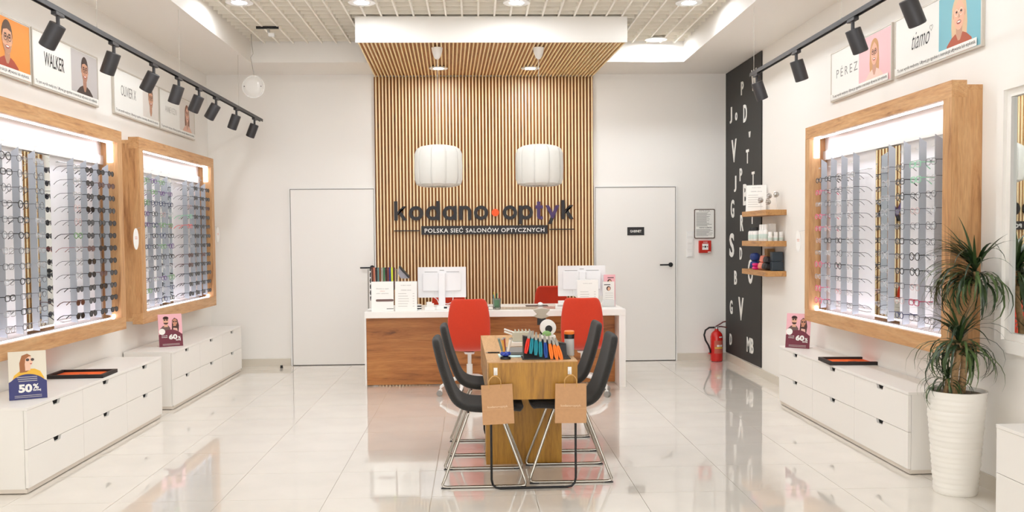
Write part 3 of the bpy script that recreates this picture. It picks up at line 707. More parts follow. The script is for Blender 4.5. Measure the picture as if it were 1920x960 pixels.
# ---------------------------------------------------------------- portraits and posters
SK = mat('print_skin', (226, 172, 142), .6); SKP = mat('print_skin_pale', (238, 196, 170), .6)
def portrait(w_, h_, kind):
    """flat printed portrait, centred at bottom middle, generic faces"""
    cfg = {'orange': ((240, 150, 60), (92, 66, 46), (176, 74, 50), False, (226, 170, 136), (70, 50, 40)),
           'walker': ((196, 190, 188), (62, 46, 40), (74, 58, 52), False, (206, 152, 124), (50, 36, 32)),
           'olivier': ((226, 218, 210), (120, 92, 72), (222, 216, 208), False, (220, 166, 136), (80, 56, 46)),
           'anne': ((222, 214, 206), (140, 92, 66), (226, 180, 158), True, (232, 182, 156), (150, 100, 80)),
           'perez': ((240, 190, 192), (206, 152, 100), (238, 202, 186), True, (236, 178, 152), (96, 54, 44)),
           'tiamo': ((126, 186, 198), (226, 190, 150), (178, 84, 54), True, (238, 182, 152), (248, 226, 206))}[kind]
    bg, hair, cloth, longh, skin, gl = cfg
    ms = [mat(f'print_{kind}_{i}', c, .55) for i, c in enumerate((bg, hair, cloth, skin, gl))]+[mat('print_lip', (176, 84, 78), .6), mat('print_teeth', (244, 238, 230), .6), mat(f'print_{kind}_shade', tuple(int(v*.86) for v in skin), .6), mat('print_eye', (60, 42, 36), .6)]
    b = MB(); y = 0
    def lay(poly, mi):
        nonlocal y
        y -= .00025; b.flat(poly, y, mi)
    s = h_
    lay([(-w_/2, 0), (w_/2, 0), (w_/2, h_), (-w_/2, h_)], 0)
    kk = {'orange': 1.12, 'walker': 1.0, 'olivier': 1.0, 'anne': .95, 'perez': 1.0, 'tiamo': 1.12}[kind]
    cz = .63*s; fx = .155*s*kk; fz = .235*s*kk
    if longh: lay([(-fx*1.25, .16*s), (-fx*1.45, .45*s), (-fx*1.28, cz+fz*.6)]+circ(0, cz+fz*.25, fx*1.28, fz*.95, 12, 170, 10)+[(fx*1.45, .45*s), (fx*1.3, .16*s)], 1)
    lay([(-fx*.5, .1*s), (fx*.5, .1*s), (fx*.58, cz-fz*.5), (-fx*.58, cz-fz*.5)], 7)
    lay([(-.42*s, 0), (-.39*s, .17*s), (-.24*s, .27*s), (-fx*.62, .32*s), (-fx*.2, .2*s), (fx*.2, .2*s), (fx*.62, .32*s), (.24*s, .27*s), (.39*s, .17*s), (.42*s, 0)], 2)
    if not longh: lay(circ(0, cz+fz*.28, fx*1.12, fz*1.0, 18), 1)
    for sx in (-1, 1): lay(circ(sx*fx*.98, cz-fz*.05, fx*.14, fz*.2, 8), 7)
    lay(circ(0, cz, fx, fz, 22), 3)
    # jaw line and hair line
    if longh: lay([(-fx*1.0, cz+fz*.25)]+circ(0, cz+fz*.3, fx*1.02, fz*.85, 12, 180, 0)+[(fx, cz+fz*.25), (fx*.55, cz+fz*.62), (0, cz+fz*.9), (-fx*.55, cz+fz*.62)], 1)
    else:
        lay([(-fx*1.0, cz+fz*.2)]+circ(0, cz+fz*.45, fx*1.0, fz*.8, 12, 180, 0)+[(fx, cz+fz*.2), (fx*.8, cz+fz*.55), (0, cz+fz*.68), (-fx*.8, cz+fz*.55)], 1)
        lay([(-fx*.9, cz-fz*.35), (-fx*.55, cz-fz*.45), (fx*.55, cz-fz*.45), (fx*.9, cz-fz*.35)]+circ(0, cz-fz*.1, fx*.9, fz*.92, 10, -15, -165)[0:0]+[(fx*.6, cz-fz*.84), (0, cz-fz*1.0), (-fx*.6, cz-fz*.84)], 7)
    lay([(-fx*.08, cz+fz*.1), (fx*.08, cz+fz*.1), (fx*.2, cz-fz*.26), (-fx*.2, cz-fz*.26)], 7)
    lay(circ(0, cz-fz*.52, fx*.42, fz*.13, 12), 5); lay(circ(0, cz-fz*.50, fx*.32, fz*.055, 10), 6)
    for sx in (-1, 1):
        ex = sx*fx*.42
        lay(circ(ex, cz+fz*.12, fx*.16, fz*.07, 8), 8)
        lay([(ex-fx*.26, cz+fz*.30), (ex+fx*.26, cz+fz*.30), (ex+fx*.22, cz+fz*.36), (ex-fx*.22, cz+fz*.36)], 1)
        o_, i_ = circ(ex, cz+fz*.08, fx*.36, fz*.23, 16), circ(ex, cz+fz*.08, fx*.29, fz*.18, 16)
        for k in range(16): b.flat([o_[k], o_[(k+1) % 16], i_[(k+1) % 16], i_[k]], y-.0003, 4)
    lay([(-fx*.1, cz+fz*.12), (fx*.1, cz+fz*.12), (fx*.1, cz+fz*.17), (-fx*.1, cz+fz*.17)], 4)
    return b, ms
LEGAL = 'To jest wyrób medyczny. Używaj go zgodnie z instrukcją używania lub etykietą.'
def poster(label, side, yc, kind, name, namew, nameh, pw, nx, nmat=INK, bold=0):
    wx = XL if side > 0 else XR
    t = thing('poster', label, 'poster', (wx, yc, 2.78), PI/2 if side > 0 else -PI/2, 'framed brand posters')
    W, H = 1.135, .405
    FR = mat('poster_frame', (206, 198, 186), .35, metal=.2)
    MB().ring([(-W/2, -H/2), (W/2, -H/2), (W/2, H/2), (-W/2, H/2)], [(-W/2+.012, -H/2+.012), (W/2-.012, -H/2+.012), (W/2-.012, H/2-.012), (-W/2+.012, H/2-.012)], -.022, -.001).build('frame', FR, t)
    MB().box(-W/2+.011, W/2-.011, -.018, -.002, -H/2+.011, H/2-.011).build('sheet', PAPER, t)
    b, ms = portrait(pw, .375, kind); b.build('portrait_print', ms, t, loc=(W/2-.0125-pw/2, -.0183, -H/2+.0125))
    MB().box(-W/2+.012, W/2-.012 if kind in ('walker', 'olivier', 'anne', 'orange') else W/2-.05, -.0245, -.024, -H/2+.013, -H/2+.062).build('legal_strip', PAPER, t)
    text('legal_lettering', LEGAL, 1.06 if kind not in ('perez', 'tiamo') else 1.02, .03, .0003, INK, t, (-.005, -.0248, -H/2+.038), .004)
    if name == 'tiamo':
        text('brand_lettering', 'tiamo', .25, .11, .0004, INK, t, (nx-.03, -.0186, 0), -.006, shear=.45)
        b = MB(); o_ = [(.016*math.sin(a)**3, .0125*math.cos(a)-.005*math.cos(2*a)-.002*math.cos(3*a)-.001*math.cos(4*a)) for a in [2*PI*i/24 for i in range(24)]]
        b.tube([(x*1.3, 0, z*1.3) for x, z in o_], .0012, 4, closed=True); b.build('heart_print', INKG, t, loc=(nx+.115, -.0188, .04))
    elif name:
        text('brand_lettering', name, namew, nameh, .0004, nmat, t, (nx, -.0186, .02), bold, space=1.5 if kind == 'perez' else 1.0)
    return t
poster('orange poster of a bearded smiling man, leftmost on the left wall', 1, 6.095, 'orange', None, 0, 0, .62, 0)
poster('WALKER poster with a man in dark jacket on the left wall', 1, 7.252, 'walker', 'WALKER', .33, .10, .49, -.22, INK, .012)
poster('OLIVIER X poster with a pale man portrait on the left wall', 1, 8.717, 'olivier', 'OLIVIER X', .36, .09, .42, -.22, INKG)
poster('pale poster of a long-haired woman, farthest on the left wall', 1, 9.874, 'anne', 'ANNE KEZIN', .36, .06, .50, -.22, INKL)
poster('PÉREZ poster with a blonde woman on pink, right wall', -1, 7.12, 'perez', 'PÉREZ', .42, .085, .56, -.24, INKG)
poster('tiamo poster with a laughing woman on blue, right wall', -1, 5.937, 'tiamo', 'tiamo', 0, 0, .50, -.16)

# ---------------------------------------------------------------- spot tracks
def track(label, x, y0, y1, z, ys, side, wires, heads):
    t = thing('spot_track', label, 'track', (x, 0, z), 0, 'ceiling spot tracks')
    b = MB().box(-.017, .017, y0, y1, -.004, .016); b.box(-.017, -.011, y0, y1, -.014, -.004); b.box(.011, .017, y0, y1, -.014, -.004); b.build('rail', SPOTM, t)
    for yy in wires:
        MB().cyl((0, yy, .016), (0, yy, SZ-z), .0016, n=6).build('suspension_wire', mat('wire_steel', (188, 180, 168), .4), t)
        MB().cyl((0, yy, .016), (0, yy, .03), .005, n=8).build('wire_grip', STEEL, t)
    for yy, lab in zip(ys, heads):
        a = R(25)*side + R(random.uniform(-6, 8))*side
        s = thing('track_spot', lab, 'spotlight', (x, yy, z-.014), 0, 'spotlights on the ceiling tracks')
        MB().box(-.016, .016, -.055, .055, -.022, 0).build('adapter', SPOTM, s, bev=.002)
        MB().cyl((0, .0, -.02), (0, 0, -.075), .011, n=10).build('stem', SPOTM, s)
        M = Matrix.Translation((0, 0, -.07)) @ Matrix.Rotation(a, 4, 'Y') @ Matrix.Rotation(R(6), 4, 'X')
        b = MB().lathe([(.001, .002), (.046, 0), (.048, -.004), (.048, -.145), (.043, -.15), (.040, -.15), (.040, -.12), (.001, -.12)][::-1], 24).xf(M); b.build('head', SPOTM, s, True)
        MB().lathe([(.039, -.125), (.001, -.123)][::-1], 20).xf(M).build('lamp_lens', SPOTE, s)
YS = [4.75, 5.63, 6.477, 7.261, 7.86, 8.424, 8.966, 9.711, 10.493]
track('left black spot track hung on wires above the posters', -2.44, 3.2, 10.83, 2.842, YS, 1, (5.2, 6.2, 7.89, 9.82), [f'anthracite track spot on the left track, {ORD[i]} counted from the near end' for i in range(9)])
track('right black spot track hung on wires above the posters', 2.33, 2.6, 7.84, 2.832, [4.988, 5.721, 6.737, 7.69], -1, (4.3, 5.9, 7.774), [f'anthracite track spot on the right track, {ORD[i]} counted from the near end' for i in range(4)])
# hanging clear disc, its cable, and the bracket in the grid
t = thing('hanging_disc', 'round clear plastic disc hanging by a cable above the left track end', 'hanging disc', (-2.284, 9.8, 3.06))
DISC = mat('disc_acrylic', (240, 236, 230), .12, alpha=.42)
MB().lathe([(.001, -.03), (.06, -.028), (.098, -.018), (.112, 0), (.098, .018), (.06, .028), (.001, .03)], 32).xf(Matrix.Rotation(PI/2, 4, 'X')).build('disc', DISC, t, True)
MB().tube([(.112*math.cos(a), 0, .112*math.sin(a)) for a in [2*PI*i/32 for i in range(32)]], .005, 6, closed=True).build('rim', WHITEP, t, True)
MB().tube([(.01, 0, .112), (-.02, 0, .30), (.005, 0, .34), (-.008, 0, .44), (-.012, 0, .54)], .004, 6).build('cable', mat('cable_grey', (176, 168, 158), .5), t, True)
for s in (-1, 1): MB().ball((s*.085, -.03, 0), .006, n=8).build('screw', SPOTM, t)
t = thing('ceiling_bracket', 'short black rail bracket clipped under the grid ceiling', 'bracket', (-2.05, 9.44, 3.585))
MB().box(-.11, .11, -.012, .012, -.012, .012).build('bar', BLACKM, t); MB().box(.0, .022, -.012, .012, -.06, -.012).build('stem', STEEL, t); MB().box(.01, .07, -.018, .018, -.09, -.055).build('head', WHITEP, t, bev=.004)

# ---------------------------------------------------------------- advert stands and trays on the cabinets
def advert(label, loc, rz, base, pct, sw, bg):
    t = thing('advert_stand', label, 'sign stand', loc, rz, 'advert stands on the cabinets')
    W, H = .21, .297; M = Matrix.Rotation(-R(8), 4, 'X')
    MB().box(-W/2, W/2, -.001, .002, 0, H).xf(M).build('sheet', mat(f'ad_bg_{pct}', bg, .5), t)
    MB().box(-W/2, W/2, .0, .09, 0, .003).build('foot_plate', GLASSC, t)
    bm = mat(f'ad_base_{pct}', base, .5)
    arch = [(-W/2, 0), (W/2, 0), (W/2, .108)]+circ(0, .05, W/2*1.12, .105, 14, 40, 140)+[(-W/2, .108)]
    if pct == '60':
        b = MB(); ms = [mat('ad_shirt', (110, 84, 78), .6), SK, mat('ad_hair', (70, 42, 34), .6), mat('ad_skin2', (196, 136, 108), .6), mat('ad_blouse', (222, 176, 160), .6), INK]
        y = -.0013
        b.flat([(-.09, .10), (-.09, .165), (-.065, .19), (-.02, .195), (.0, .17), (.0, .10)], y, 0)
        b.flat([(-.055, .18), (-.02, .18), (-.022, .205), (-.05, .205)], y-.0002, 1); b.flat(circ(-.037, .238, .024, .034), y-.0004, 1)
        b.flat(circ(-.037, .258, .026, .019, 14, 0, 180)+[(-.063, .25), (-.011, .25)][::-1], y-.0006, 2); b.flat(circ(-.037, .219, .021, .016, 14, 180, 360), y-.0006, 2)
        b.flat([(.01, .12), (.018, .24), (.04, .262), (.066, .245), (.078, .19), (.07, .12)], y-.0001, 2); b.flat([(.02, .10), (.026, .17), (.06, .165), (.07, .10)], y-.0003, 4)
        b.flat(circ(.042, .222, .021, .03), y-.0005, 3); b.flat([(.024, .185), (.052, .185), (.05, .2), (.03, .2)], y-.0004, 3)
        for cx, cz in ((-.037, .243), (.043, .226)):
            for s in (-1, 1): b.flat(circ(cx+s*.0105, cz, .008, .006, 10), y-.0008, 5)
        b.xf(M).build('portrait_print', ms, t)
    else:
        b = MB(); ms = [mat('ad_yellow', (236, 184, 62), .6), SKP, mat('ad_hair2', (164, 104, 62), .6), mat('ad_lens', (70, 52, 44), .4), mat('print_lip', (176, 84, 78), .6)]
        y = -.0013
        b.flat([(-.09, .10), (-.075, .15), (-.04, .178), (-.01, .188), (.04, .186), (.07, .17), (.09, .13), (.095, .10)], y, 0)
        b.flat([(-.042, .165), (-.044, .225), (-.03, .27), (.0, .281), (.018, .27), (.02, .23), (.012, .18), (-.005, .168)], y-.0002, 2)
        b.flat([(-.012, .176), (.016, .178), (.018, .215), (-.014, .215)], y-.0004, 1); b.flat(circ(.006, .234, .024, .032), y-.0006, 1)
        b.flat([(-.03, .24), (-.02, .268), (.004, .278), (.024, .266), (.008, .262), (-.010, .248), (-.016, .20), (-.026, .175)], y-.0008, 2)
        for cx in (.002, .029): b.flat(circ(cx, .243, .010, .009, 12), y-.001, 3)
        b.flat(circ(.02, .218, .007, .003, 8), y-.001, 4)
        b.xf(M).build('portrait_print', ms, t)
    MB().flat(arch, -.0026).xf(M).build('coloured_arch', bm, t)
    def tx(nm, s, wd, hg, x, z, m=LETW, bold=0): text(nm, s, wd, hg, .0003, m, t, M @ Vector((x, -.003, z)), bold, rot=(-R(8), 0, 0))
    if pct == '60':
        tx('percent_lettering', '60', .075, .048, .02, .088, bold=.05); tx('percent_sign', '%', .025, .025, .075, .078, bold=.03); tx('word_lettering', 'taniej', .045, .018, .064, .056, bold=.03)
        tx('small_lettering', 'drugie szkła', .05, .011, -.055, .10, bold=.02); tx('small_lettering', 'korekcyjne', .05, .011, -.055, .086, bold=.02)
        MB().prism(circ(-.075, .138, .028, n=24), -.004, -.0028).xf(M).build('round_badge', PAPER, t); tx('badge_lettering', '100', .028, .013, -.075, .138, INK, .03)
    else:
        tx('percent_lettering', '50', .075, .052, -.015, .068, bold=.05); tx('percent_sign', '%', .032, .032, .043, .077, bold=.03); tx('word_lettering', 'taniej', .045, .016, .048, .053, bold=.03)
        for k in range(3): MB().box(-.06+.004*k, .052, -.0032, -.0027, .135-.012*k, .139-.012*k).xf(M).build('print_line', INKL, t)
    for k in range(2): MB().box(-.075, .075, -.0032, -.0027, .022-.010*k, .025-.010*k).xf(M).build('print_line', INKL, t)
    return t
advert('blue 50% advert stand with a woman in yellow on near left cabinet', (-2.775, 5.842, .5145), R(28), (52, 54, 112), '50', .05, (226, 218, 200))
advert('maroon 60% advert stand with a couple on the far left cabinet', (-2.80, 8.625, .5145), R(31), (112, 42, 58), '60', .05, (236, 178, 186))
advert('maroon 60% advert stand with a couple on the right wall cabinet', (2.743, 7.88, .5145), R(-39), (112, 42, 58), '60', .05, (236, 178, 186))
advert('maroon advert stand cut off by the right picture edge', (2.82, 4.28, .5145), R(-34), (112, 42, 58), '60', .05, (236, 178, 186))
def tray(label, cx, cy, rz):
    t = thing('glasses_tray', label, 'tray', (cx, cy, .5145), rz, 'black try-on trays')
    TK = mat('tray_black', (34, 26, 26), .55)
    MB().box(-.195, .195, -.145, .145, 0, .006).build('base', TK, t)
    MB().ring([(-.2, -.15), (.2, -.15), (.2, .15), (-.2, .15)], [(-.175, -.125), (.175, -.125), (.175, .125), (-.175, .125)], 0, .025).xf(Matrix.Rotation(PI/2, 4, 'X')).build('rim', TK, t)
    MB().box(-.17, .17, -.12, .12, .006, .010).build('insert', mat('tray_orange', (246, 104, 34), .7), t)
    MB().box(-.02, .04, -.006, .006, .010, .0104).build('print', INK, t)
tray('black tray with orange insert on the near left cabinet', -2.862, 6.835, R(2))
tray('black tray with orange insert on the right wall cabinet', 2.83, 6.95, R(-4))

# ---------------------------------------------------------------- potted dracaena
t = thing('potted_dracaena', 'dracaena with three leaf tufts in a tall ribbed white pot', 'potted plant', (2.742, 5.22, 0))
PLX, PLY = 2.742, 5.22
prof = [(.112, 0), (.116, .006)]
for i in range(57):
    z = .012+i*.01; r_ = .116+(.162-.116)*(z/.59); prof.append((r_+.0022*math.sin(i*2.1)+.0012*math.sin(i*.9), z))
prof += [(.164, .585), (.163, .592), (.150, .592), (.147, .57), (.001, .565)]
PB = MB().lathe(prof, 44)
PB.v = [(x*(1+.006*math.sin(5*math.atan2(y, x)+z*60)), y*(1+.006*math.sin(5*math.atan2(y, x)+z*60)), z) for x, y, z in PB.v]
PB.build('pot', mat('pot_white', (240, 236, 228), .4), t, True)
MB().lathe([(.147, .571), (.08, .576), (.001, .574)][::-1], 24).build('soil', mat('soil', (112, 98, 84), .9, noise=.3, nscale=90, bump=.6), t, True)
LG = [mat('leaf_green_1', (54, 74, 38), .38, noise=.2, nscale=30), mat('leaf_green_2', (82, 102, 56), .38, noise=.2, nscale=30), mat('leaf_green_3', (36, 54, 30), .38, noise=.2, nscale=30)]
STM = mat('stem_bark', (172, 138, 98), .8, noise=.25, nscale=60, bump=.5)
def leafmesh(L, droop, wd, m):
    b = MB(); n = 8; vs_ = []
    x = z = 0; a = R(70)
    for i in range(n+1):
        u = i/n; wv = wd*(1-u**1.7)*(.65+.6*min(1, u*4)) if i < n else .0006
        tz = .25*wv
        vs_ += [(x, -wv, z+tz), (x, 0, z), (x, wv, z+tz)]
        a -= droop/n*(1+u); x += L/n*math.cos(a); z += L/n*math.sin(a)
    b.add(vs_, [(i*3+k, i*3+k+1, (i+1)*3+k+1, (i+1)*3+k) for i in range(n) for k in range(2)])
    return b.mesh('leaf', m, True)
LM = [leafmesh(L, dr, wd, LG[k % 3]) for k, (L, dr, wd) in enumerate(((.36, .9, .0085), (.42, 1.7, .009), (.40, 2.3, .009), (.32, .4, .008), (.44, 2.7, .0095), (.34, 1.5, .008), (.38, 2.0, .0085), (.30, 2.6, .008), (.36, 1.2, .009)))]
def stem(pts, r, n, sc, top):
    s = MB().tube(pts, [r*(1.15-.3*i/(len(pts)-1)) for i in range(len(pts))], 10).build('stem', STM, t, True)
    for k in range(n):
        u = k/n
        pick = random.choice((1, 2, 4, 6, 7)) if u < .62 else random.choice((0, 3, 5, 8))
        for attempt in range(12):          # leaves keep clear of the wall and the display beside the plant
            lo = Vector(top)+Vector((random.uniform(-.008, .008), random.uniform(-.008, .008), -.09*sc+.13*sc*u))
            q = sc*random.uniform(.8, 1.12)
            e = Vector((random.uniform(-.12, .12), random.uniform(.25, .75) if u < .62 else random.uniform(-.2, .6), k*2.39996+random.uniform(-.3, .3)+attempt*.7))
            from mathutils import Euler
            Mx = Matrix.Translation(lo) @ Euler(e).to_matrix().to_4x4() @ Matrix.Scale(q, 4)
            W_ = [Mx @ v.co for v in LM[pick].vertices]
            bad = any(p.x+PLX > 2.95 or (p.x+PLX > 2.765 and p.y+PLY > 5.37 and p.z > .74) or (p.y+PLY > 5.59 and p.x+PLX > 2.63 and p.z < .53) for p in W_)
            if not bad: break
        if bad: continue
        o = obj('leaf', LM[pick], s); o.location = lo; o.scale = (q, q, q); o.rotation_euler = e
stem([(.03, .0, .57), (.045, .0, .75), (.05, .01, .95), (.09, -.01, 1.12), (.095, -.02, 1.27)], .018, 120, 1.0, (.095, -.02, 1.27))
stem([(-.025, -.02, .57), (-.02, -.02, .70), (-.005, -.03, .80), (.0, -.03, .87)], .019, 100, .95, (.0, -.03, .87))
stem([(-.06, .01, .57), (-.055, .0, .62), (-.052, .0, .655)], .012, 50, .62, (-.052, .0, .66))

# ---------------------------------------------------------------- reception desk
t = thing('reception_desk', 'reception desk with white top and knotty oak front below the sign', 'desk', (.17, 9.1, 0))
MB().box(-1.265, 1.29, 0, .88, .709, .771).build('top', WHITE, t, bev=.003)
MB().box(-1.281, 1.222, .285, .305, .012, .706).build('front_panel', DESKW, t)
MB().box(-1.300, -1.282, .275, .87, 0, .709).build('side_panel', WHITE, t)
MB().box(1.224, 1.288, .002, .87, 0, .709).build('side_panel', WHITE, t, bev=.002)
ZD = .7715
# stands on the desk
def desk_stand(label, x, y, wd, hg, rz, heads, nlines, cat='sign stand', extra=None):
    t, M = stand_sheet('sign_stand', label, (x, y, ZD), rz, wd, hg, 4)
    for s, z, w2, h2, m in heads: text('lettering', s, w2, h2, .0004, m, t, M @ Vector((0, -.002, z)), rot=(-R(4), 0, 0))
    if nlines:
        b = MB()
        for k in range(nlines):
            z = hg*.58-k*hg*.085; b.box(-wd*.36, -wd*.36+wd*random.uniform(.35, .55), -.0024, -.0018, z, z+.005); b.box(wd*.3, wd*.38, -.0024, -.0018, z, z+.005)
        b.xf(M).build('printed_lines', INKL, t)
    return t, M
t, M = desk_stand('white sign stand with a dark bar at the left end of the desk', -.925, 9.17, .215, .29, R(4), (('Otwórz z nami', .222, .12, .012, INKG), ('własny', .197, .05, .010, mat('ink_red', (198, 110, 92), .6)), ('salon optyczny', .174, .12, .013, INKG)), 0)
MB().prism(rrect(-.065, .107, .095, .118, .0114), -.0026, -.0018).xf(M).build('dark_bar', mat('bar_brown', (112, 86, 80), .6), t)
MB().box(.04, .107, -.0026, -.0018, .02, .028).xf(M).build('printed_line', INKG, t)
desk_stand('white price list stand next to the left monitor', -.695, 9.17, .215, .29, R(-3), (('kodano optyk', .252, .10, .011, INKG), ('CENNIK USŁUG', .205, .10, .010, INKG)), 6)
t, M = desk_stand('white price list stand in front of the right monitor', 1.10, 9.20, .21, .285, R(2), (('kodano optyk', .25, .09, .010, INKG),), 8)
# monitors, seen from behind
def monitor(label, x0, x1, rz=0):
    t = thing('monitor', label, 'monitor', ((x0+x1)/2, 9.5, ZD), rz, 'monitors on the reception desk')
    h = (x1-x0)/2; MW = mat('monitor_white', (236, 234, 234), .4)
    MB().prism(rrect(-h, h, .108, .418, .006), 0, .014).build('housing', MW, t)
    MB().prism(rrect(-h+.05, h-.05, .175, .36, .01), -.016, 0).build('back_bulge', MW, t, bev=.004)
    MB().box(-h+.006, h-.006, .0142, .0155, .116, .412).build('screen', BLACK, t)
    b = MB(); b.box(-h+.07, -.045, -.0012, 0, .366, .3705); b.box(.045, h-.07, -.0012, 0, .366, .3705); b.build('vent_slot', INKG, t)
    MB().box(-.022, .022, -.0008, 0, .381, .387).build('badge', INKG, t)
    MB().box(-.034, .034, -.05, -.0165, .02, .36).build('stand_column', MW, t, bev=.006)
    MB().box(-.12, .12, -.14, .09, 0, .012).build('stand_base', MW, t, bev=.004)
    b = MB().tube([(.11, -.012, .17), (.112, -.02, .10), (.105, -.025, .06), (.06, -.03, .045), (.02, -.052, .052)], .004, 6); b.tube([(-.09, -.012, .17), (-.085, -.02, .115), (-.05, -.03, .09), (-.03, -.053, .05)], .004, 6); b.build('cables', WHITEP, t, True)
monitor('white monitor seen from behind, left half of desk', -.598, -.109, R(-1))
monitor('white monitor seen from behind, right half of desk', .829, 1.318, R(2))
# pen cup
t = thing('pen_cup', 'grey mesh pen cup in the middle of the desk', 'pen cup', (.20, 9.42, ZD))
MB().lathe([(.036, 0), (.038, .003), (.044, .098), (.042, .098), (.036, .005), (.001, .005)], 20).build('cup', mat('cup_grey', (128, 134, 124), .45, metal=.4), t, True)
wrap_m = mat('cup_green', (86, 124, 92), .6)
b = MB(); n = 10; p = [(.0415*math.cos(R(-130+80*i/n)), .0415*math.sin(R(-130+80*i/n))) for i in range(n+1)]
b.add([(x*.93, y*.93, .01) for x, y in p]+[(x*1.04, y*1.04, .085) for x, y in p], [(i, i+1, n+2+i, n+1+i) for i in range(n)]); b.build('green_label', wrap_m, t)
for k, (nm, c) in enumerate((('red', (206, 40, 34)), ('green', (40, 130, 70)), ('yellow', (222, 206, 70)), ('blue', (60, 140, 160)), ('black', (30, 28, 28)), ('brown', (150, 90, 60)))):
    a = 2*PI*k/6+.4; p = thing('pen', f'{nm} pen standing in the grey desk cup', 'pen', (.20, 9.42, ZD), 0, 'pens in the desk cup')
    m = mat('pen_'+nm, c, .4)
    tx_, ty_ = .040*math.cos(a), .040*math.sin(a); h = .12+.012*(k % 3)
    MB().cyl((tx_*.4, ty_*.4, .008), (tx_*.85, ty_*.85, h), .0045, n=8).build('barrel', m, p, True)
    MB().cyl((tx_*.85, ty_*.85, h), (tx_*.93, ty_*.93, h+.018), .005, .003, n=8).build('cap', m, p, True)
# mouse, pad, plates, holders
t = thing('computer_mouse', 'white computer mouse on the dark pad on the desk', 'mouse', (.655, 9.62, ZD+.004))
MB().ball((0, 0, .012), .03, .05, .024, 16).build('shell', WHITEG, t, True); MB().box(-.003, .003, .012, .03, .03, .037).build('wheel', INKG, t)
o = MB().prism(rrect(-.115, .115, -.09, .09, .012), 0, .003).xf(Matrix.Rotation(PI/2, 4, 'X')).build('mouse_pad', mat('pad_brown', (84, 66, 58), .8), loc=(.62, 9.64, ZD)); tag(o, 'dark mouse pad under the white mouse', 'mouse pad')
o = MB().box(-.34, .34, -.17, .17, 0, .004).build('desk_mat', mat('desk_mat', (206, 196, 182), .12), loc=(.50, 9.33, ZD)); tag(o, 'glossy beige desk mat along the middle front of the desk', 'desk mat')
t = thing('card_holder', 'white card holder with printed square by the left monitor', 'card holder', (-.465, 9.19, ZD))
MB().box(-.05, .05, 0, .05, 0, .035).build('base', WHITEP, t, bev=.002); MB().box(-.032, .022, .018, .021, .033, .085).build('card', PAPER, t); MB().box(-.028, .04, .03, .033, .033, .07).build('card', PAPER, t)
t = thing('tape_roll_stack', 'black and white striped roll beside the price list stand', 'roll', (-.575, 9.24, ZD))
for k in range(5): MB().lathe([(.026, k*.012), (.027, k*.012+.001), (.027, k*.012+.011), (.026, k*.012+.012)], 18).build('band', BLACK if k % 2 else WHITEP, t, True)
t = thing('card_terminal', 'small white payment terminal with dark screen by the left monitor', 'payment terminal', (-.345, 9.22, ZD))
MB().box(-.055, .055, 0, .07, 0, .04).build('body', WHITEP, t, bev=.004); MB().box(.018, .05, -.001, .005, .016, .034).build('screen', BLACK, t)
t = thing('card_terminal', 'white block terminal left of the right red chair on desk', 'payment terminal', (.825, 9.18, ZD))
MB().box(-.05, .05, 0, .06, 0, .05).build('body', WHITEP, t, bev=.004); MB().box(-.03, .03, -.001, .005, .055-.03, .055-.012).build('slot', INKL, t); MB().box(-.02, .045, .03, .055, .05, .082).build('head', WHITEP, t, bev=.003)
t = thing('brochure_holder', 'clear holder with pink and white leaflets at right desk end', 'brochure holder', (1.345, 9.45, ZD), R(3))
MB().box(-.066, .066, -.022, .02, 0, .003).build('base', GLASSC, t); MB().box(-.066, .066, .018, .021, 0, .32).build('back_plate', GLASSC, t); MB().box(-.066, .066, -.024, -.021, 0, .07).build('front_lip', GLASSC, t)
for nm, y, z1, bg, ws, hx, dx in (('leaflet', .010, .325, (236, 176, 182), 'salon', .02, .008), ('leaflet', -.010, .255, (232, 228, 222), 'optyk', -.02, -.006)):
    l = MB().box(-.06+dx, .06+dx, y, y+.003, .004, z1).build(nm, mat(f'leaflet_{z1}', bg, .6), t)
    MB().box(hx-.032, hx+.032, y-.0006, y, z1-.036, z1-.028).build('print_bar', INK, l)
    b = MB().flat(circ(dx, z1-.07, .022, .024), y-.0006, 0); b.flat(circ(dx+.004, z1-.074, .014, .018), y-.0009, 1); b.build('portrait_print', [mat('ad_hair', (70, 42, 34), .6), SK], l)
    b = MB()
    for k in range(4): b.box(-.04, .04, y-.0006, y, z1-.12-.022*k, z1-.116-.022*k)
    b.build('printed_lines', INKL, l)
t = thing('cable_tray', 'thin dark glasses lying beside the pen cup on desk', 'glasses', (.17, 9.16, ZD))
for s in (-1, 1): MB().tube([(s*.033+x, 0, .022+z) for x, _, z in [(a[0]-.033, 0, a[2]) for a in rim_path(1, 1)]], .0022, 5, closed=True).build('rim', CLR['black'], t, True)
MB().tube([(-.008, 0, .026), (.008, 0, .026)], .002, 5).build('bridge', CLR['black'], t)
for s in (-1, 1): MB().tube([(s*.06, 0, .028), (s*.066, .06, .026), (s*.064, .13, .004)], .0018, 5).build('temple', CLR['black'], t)
t.name = 'folded_glasses'
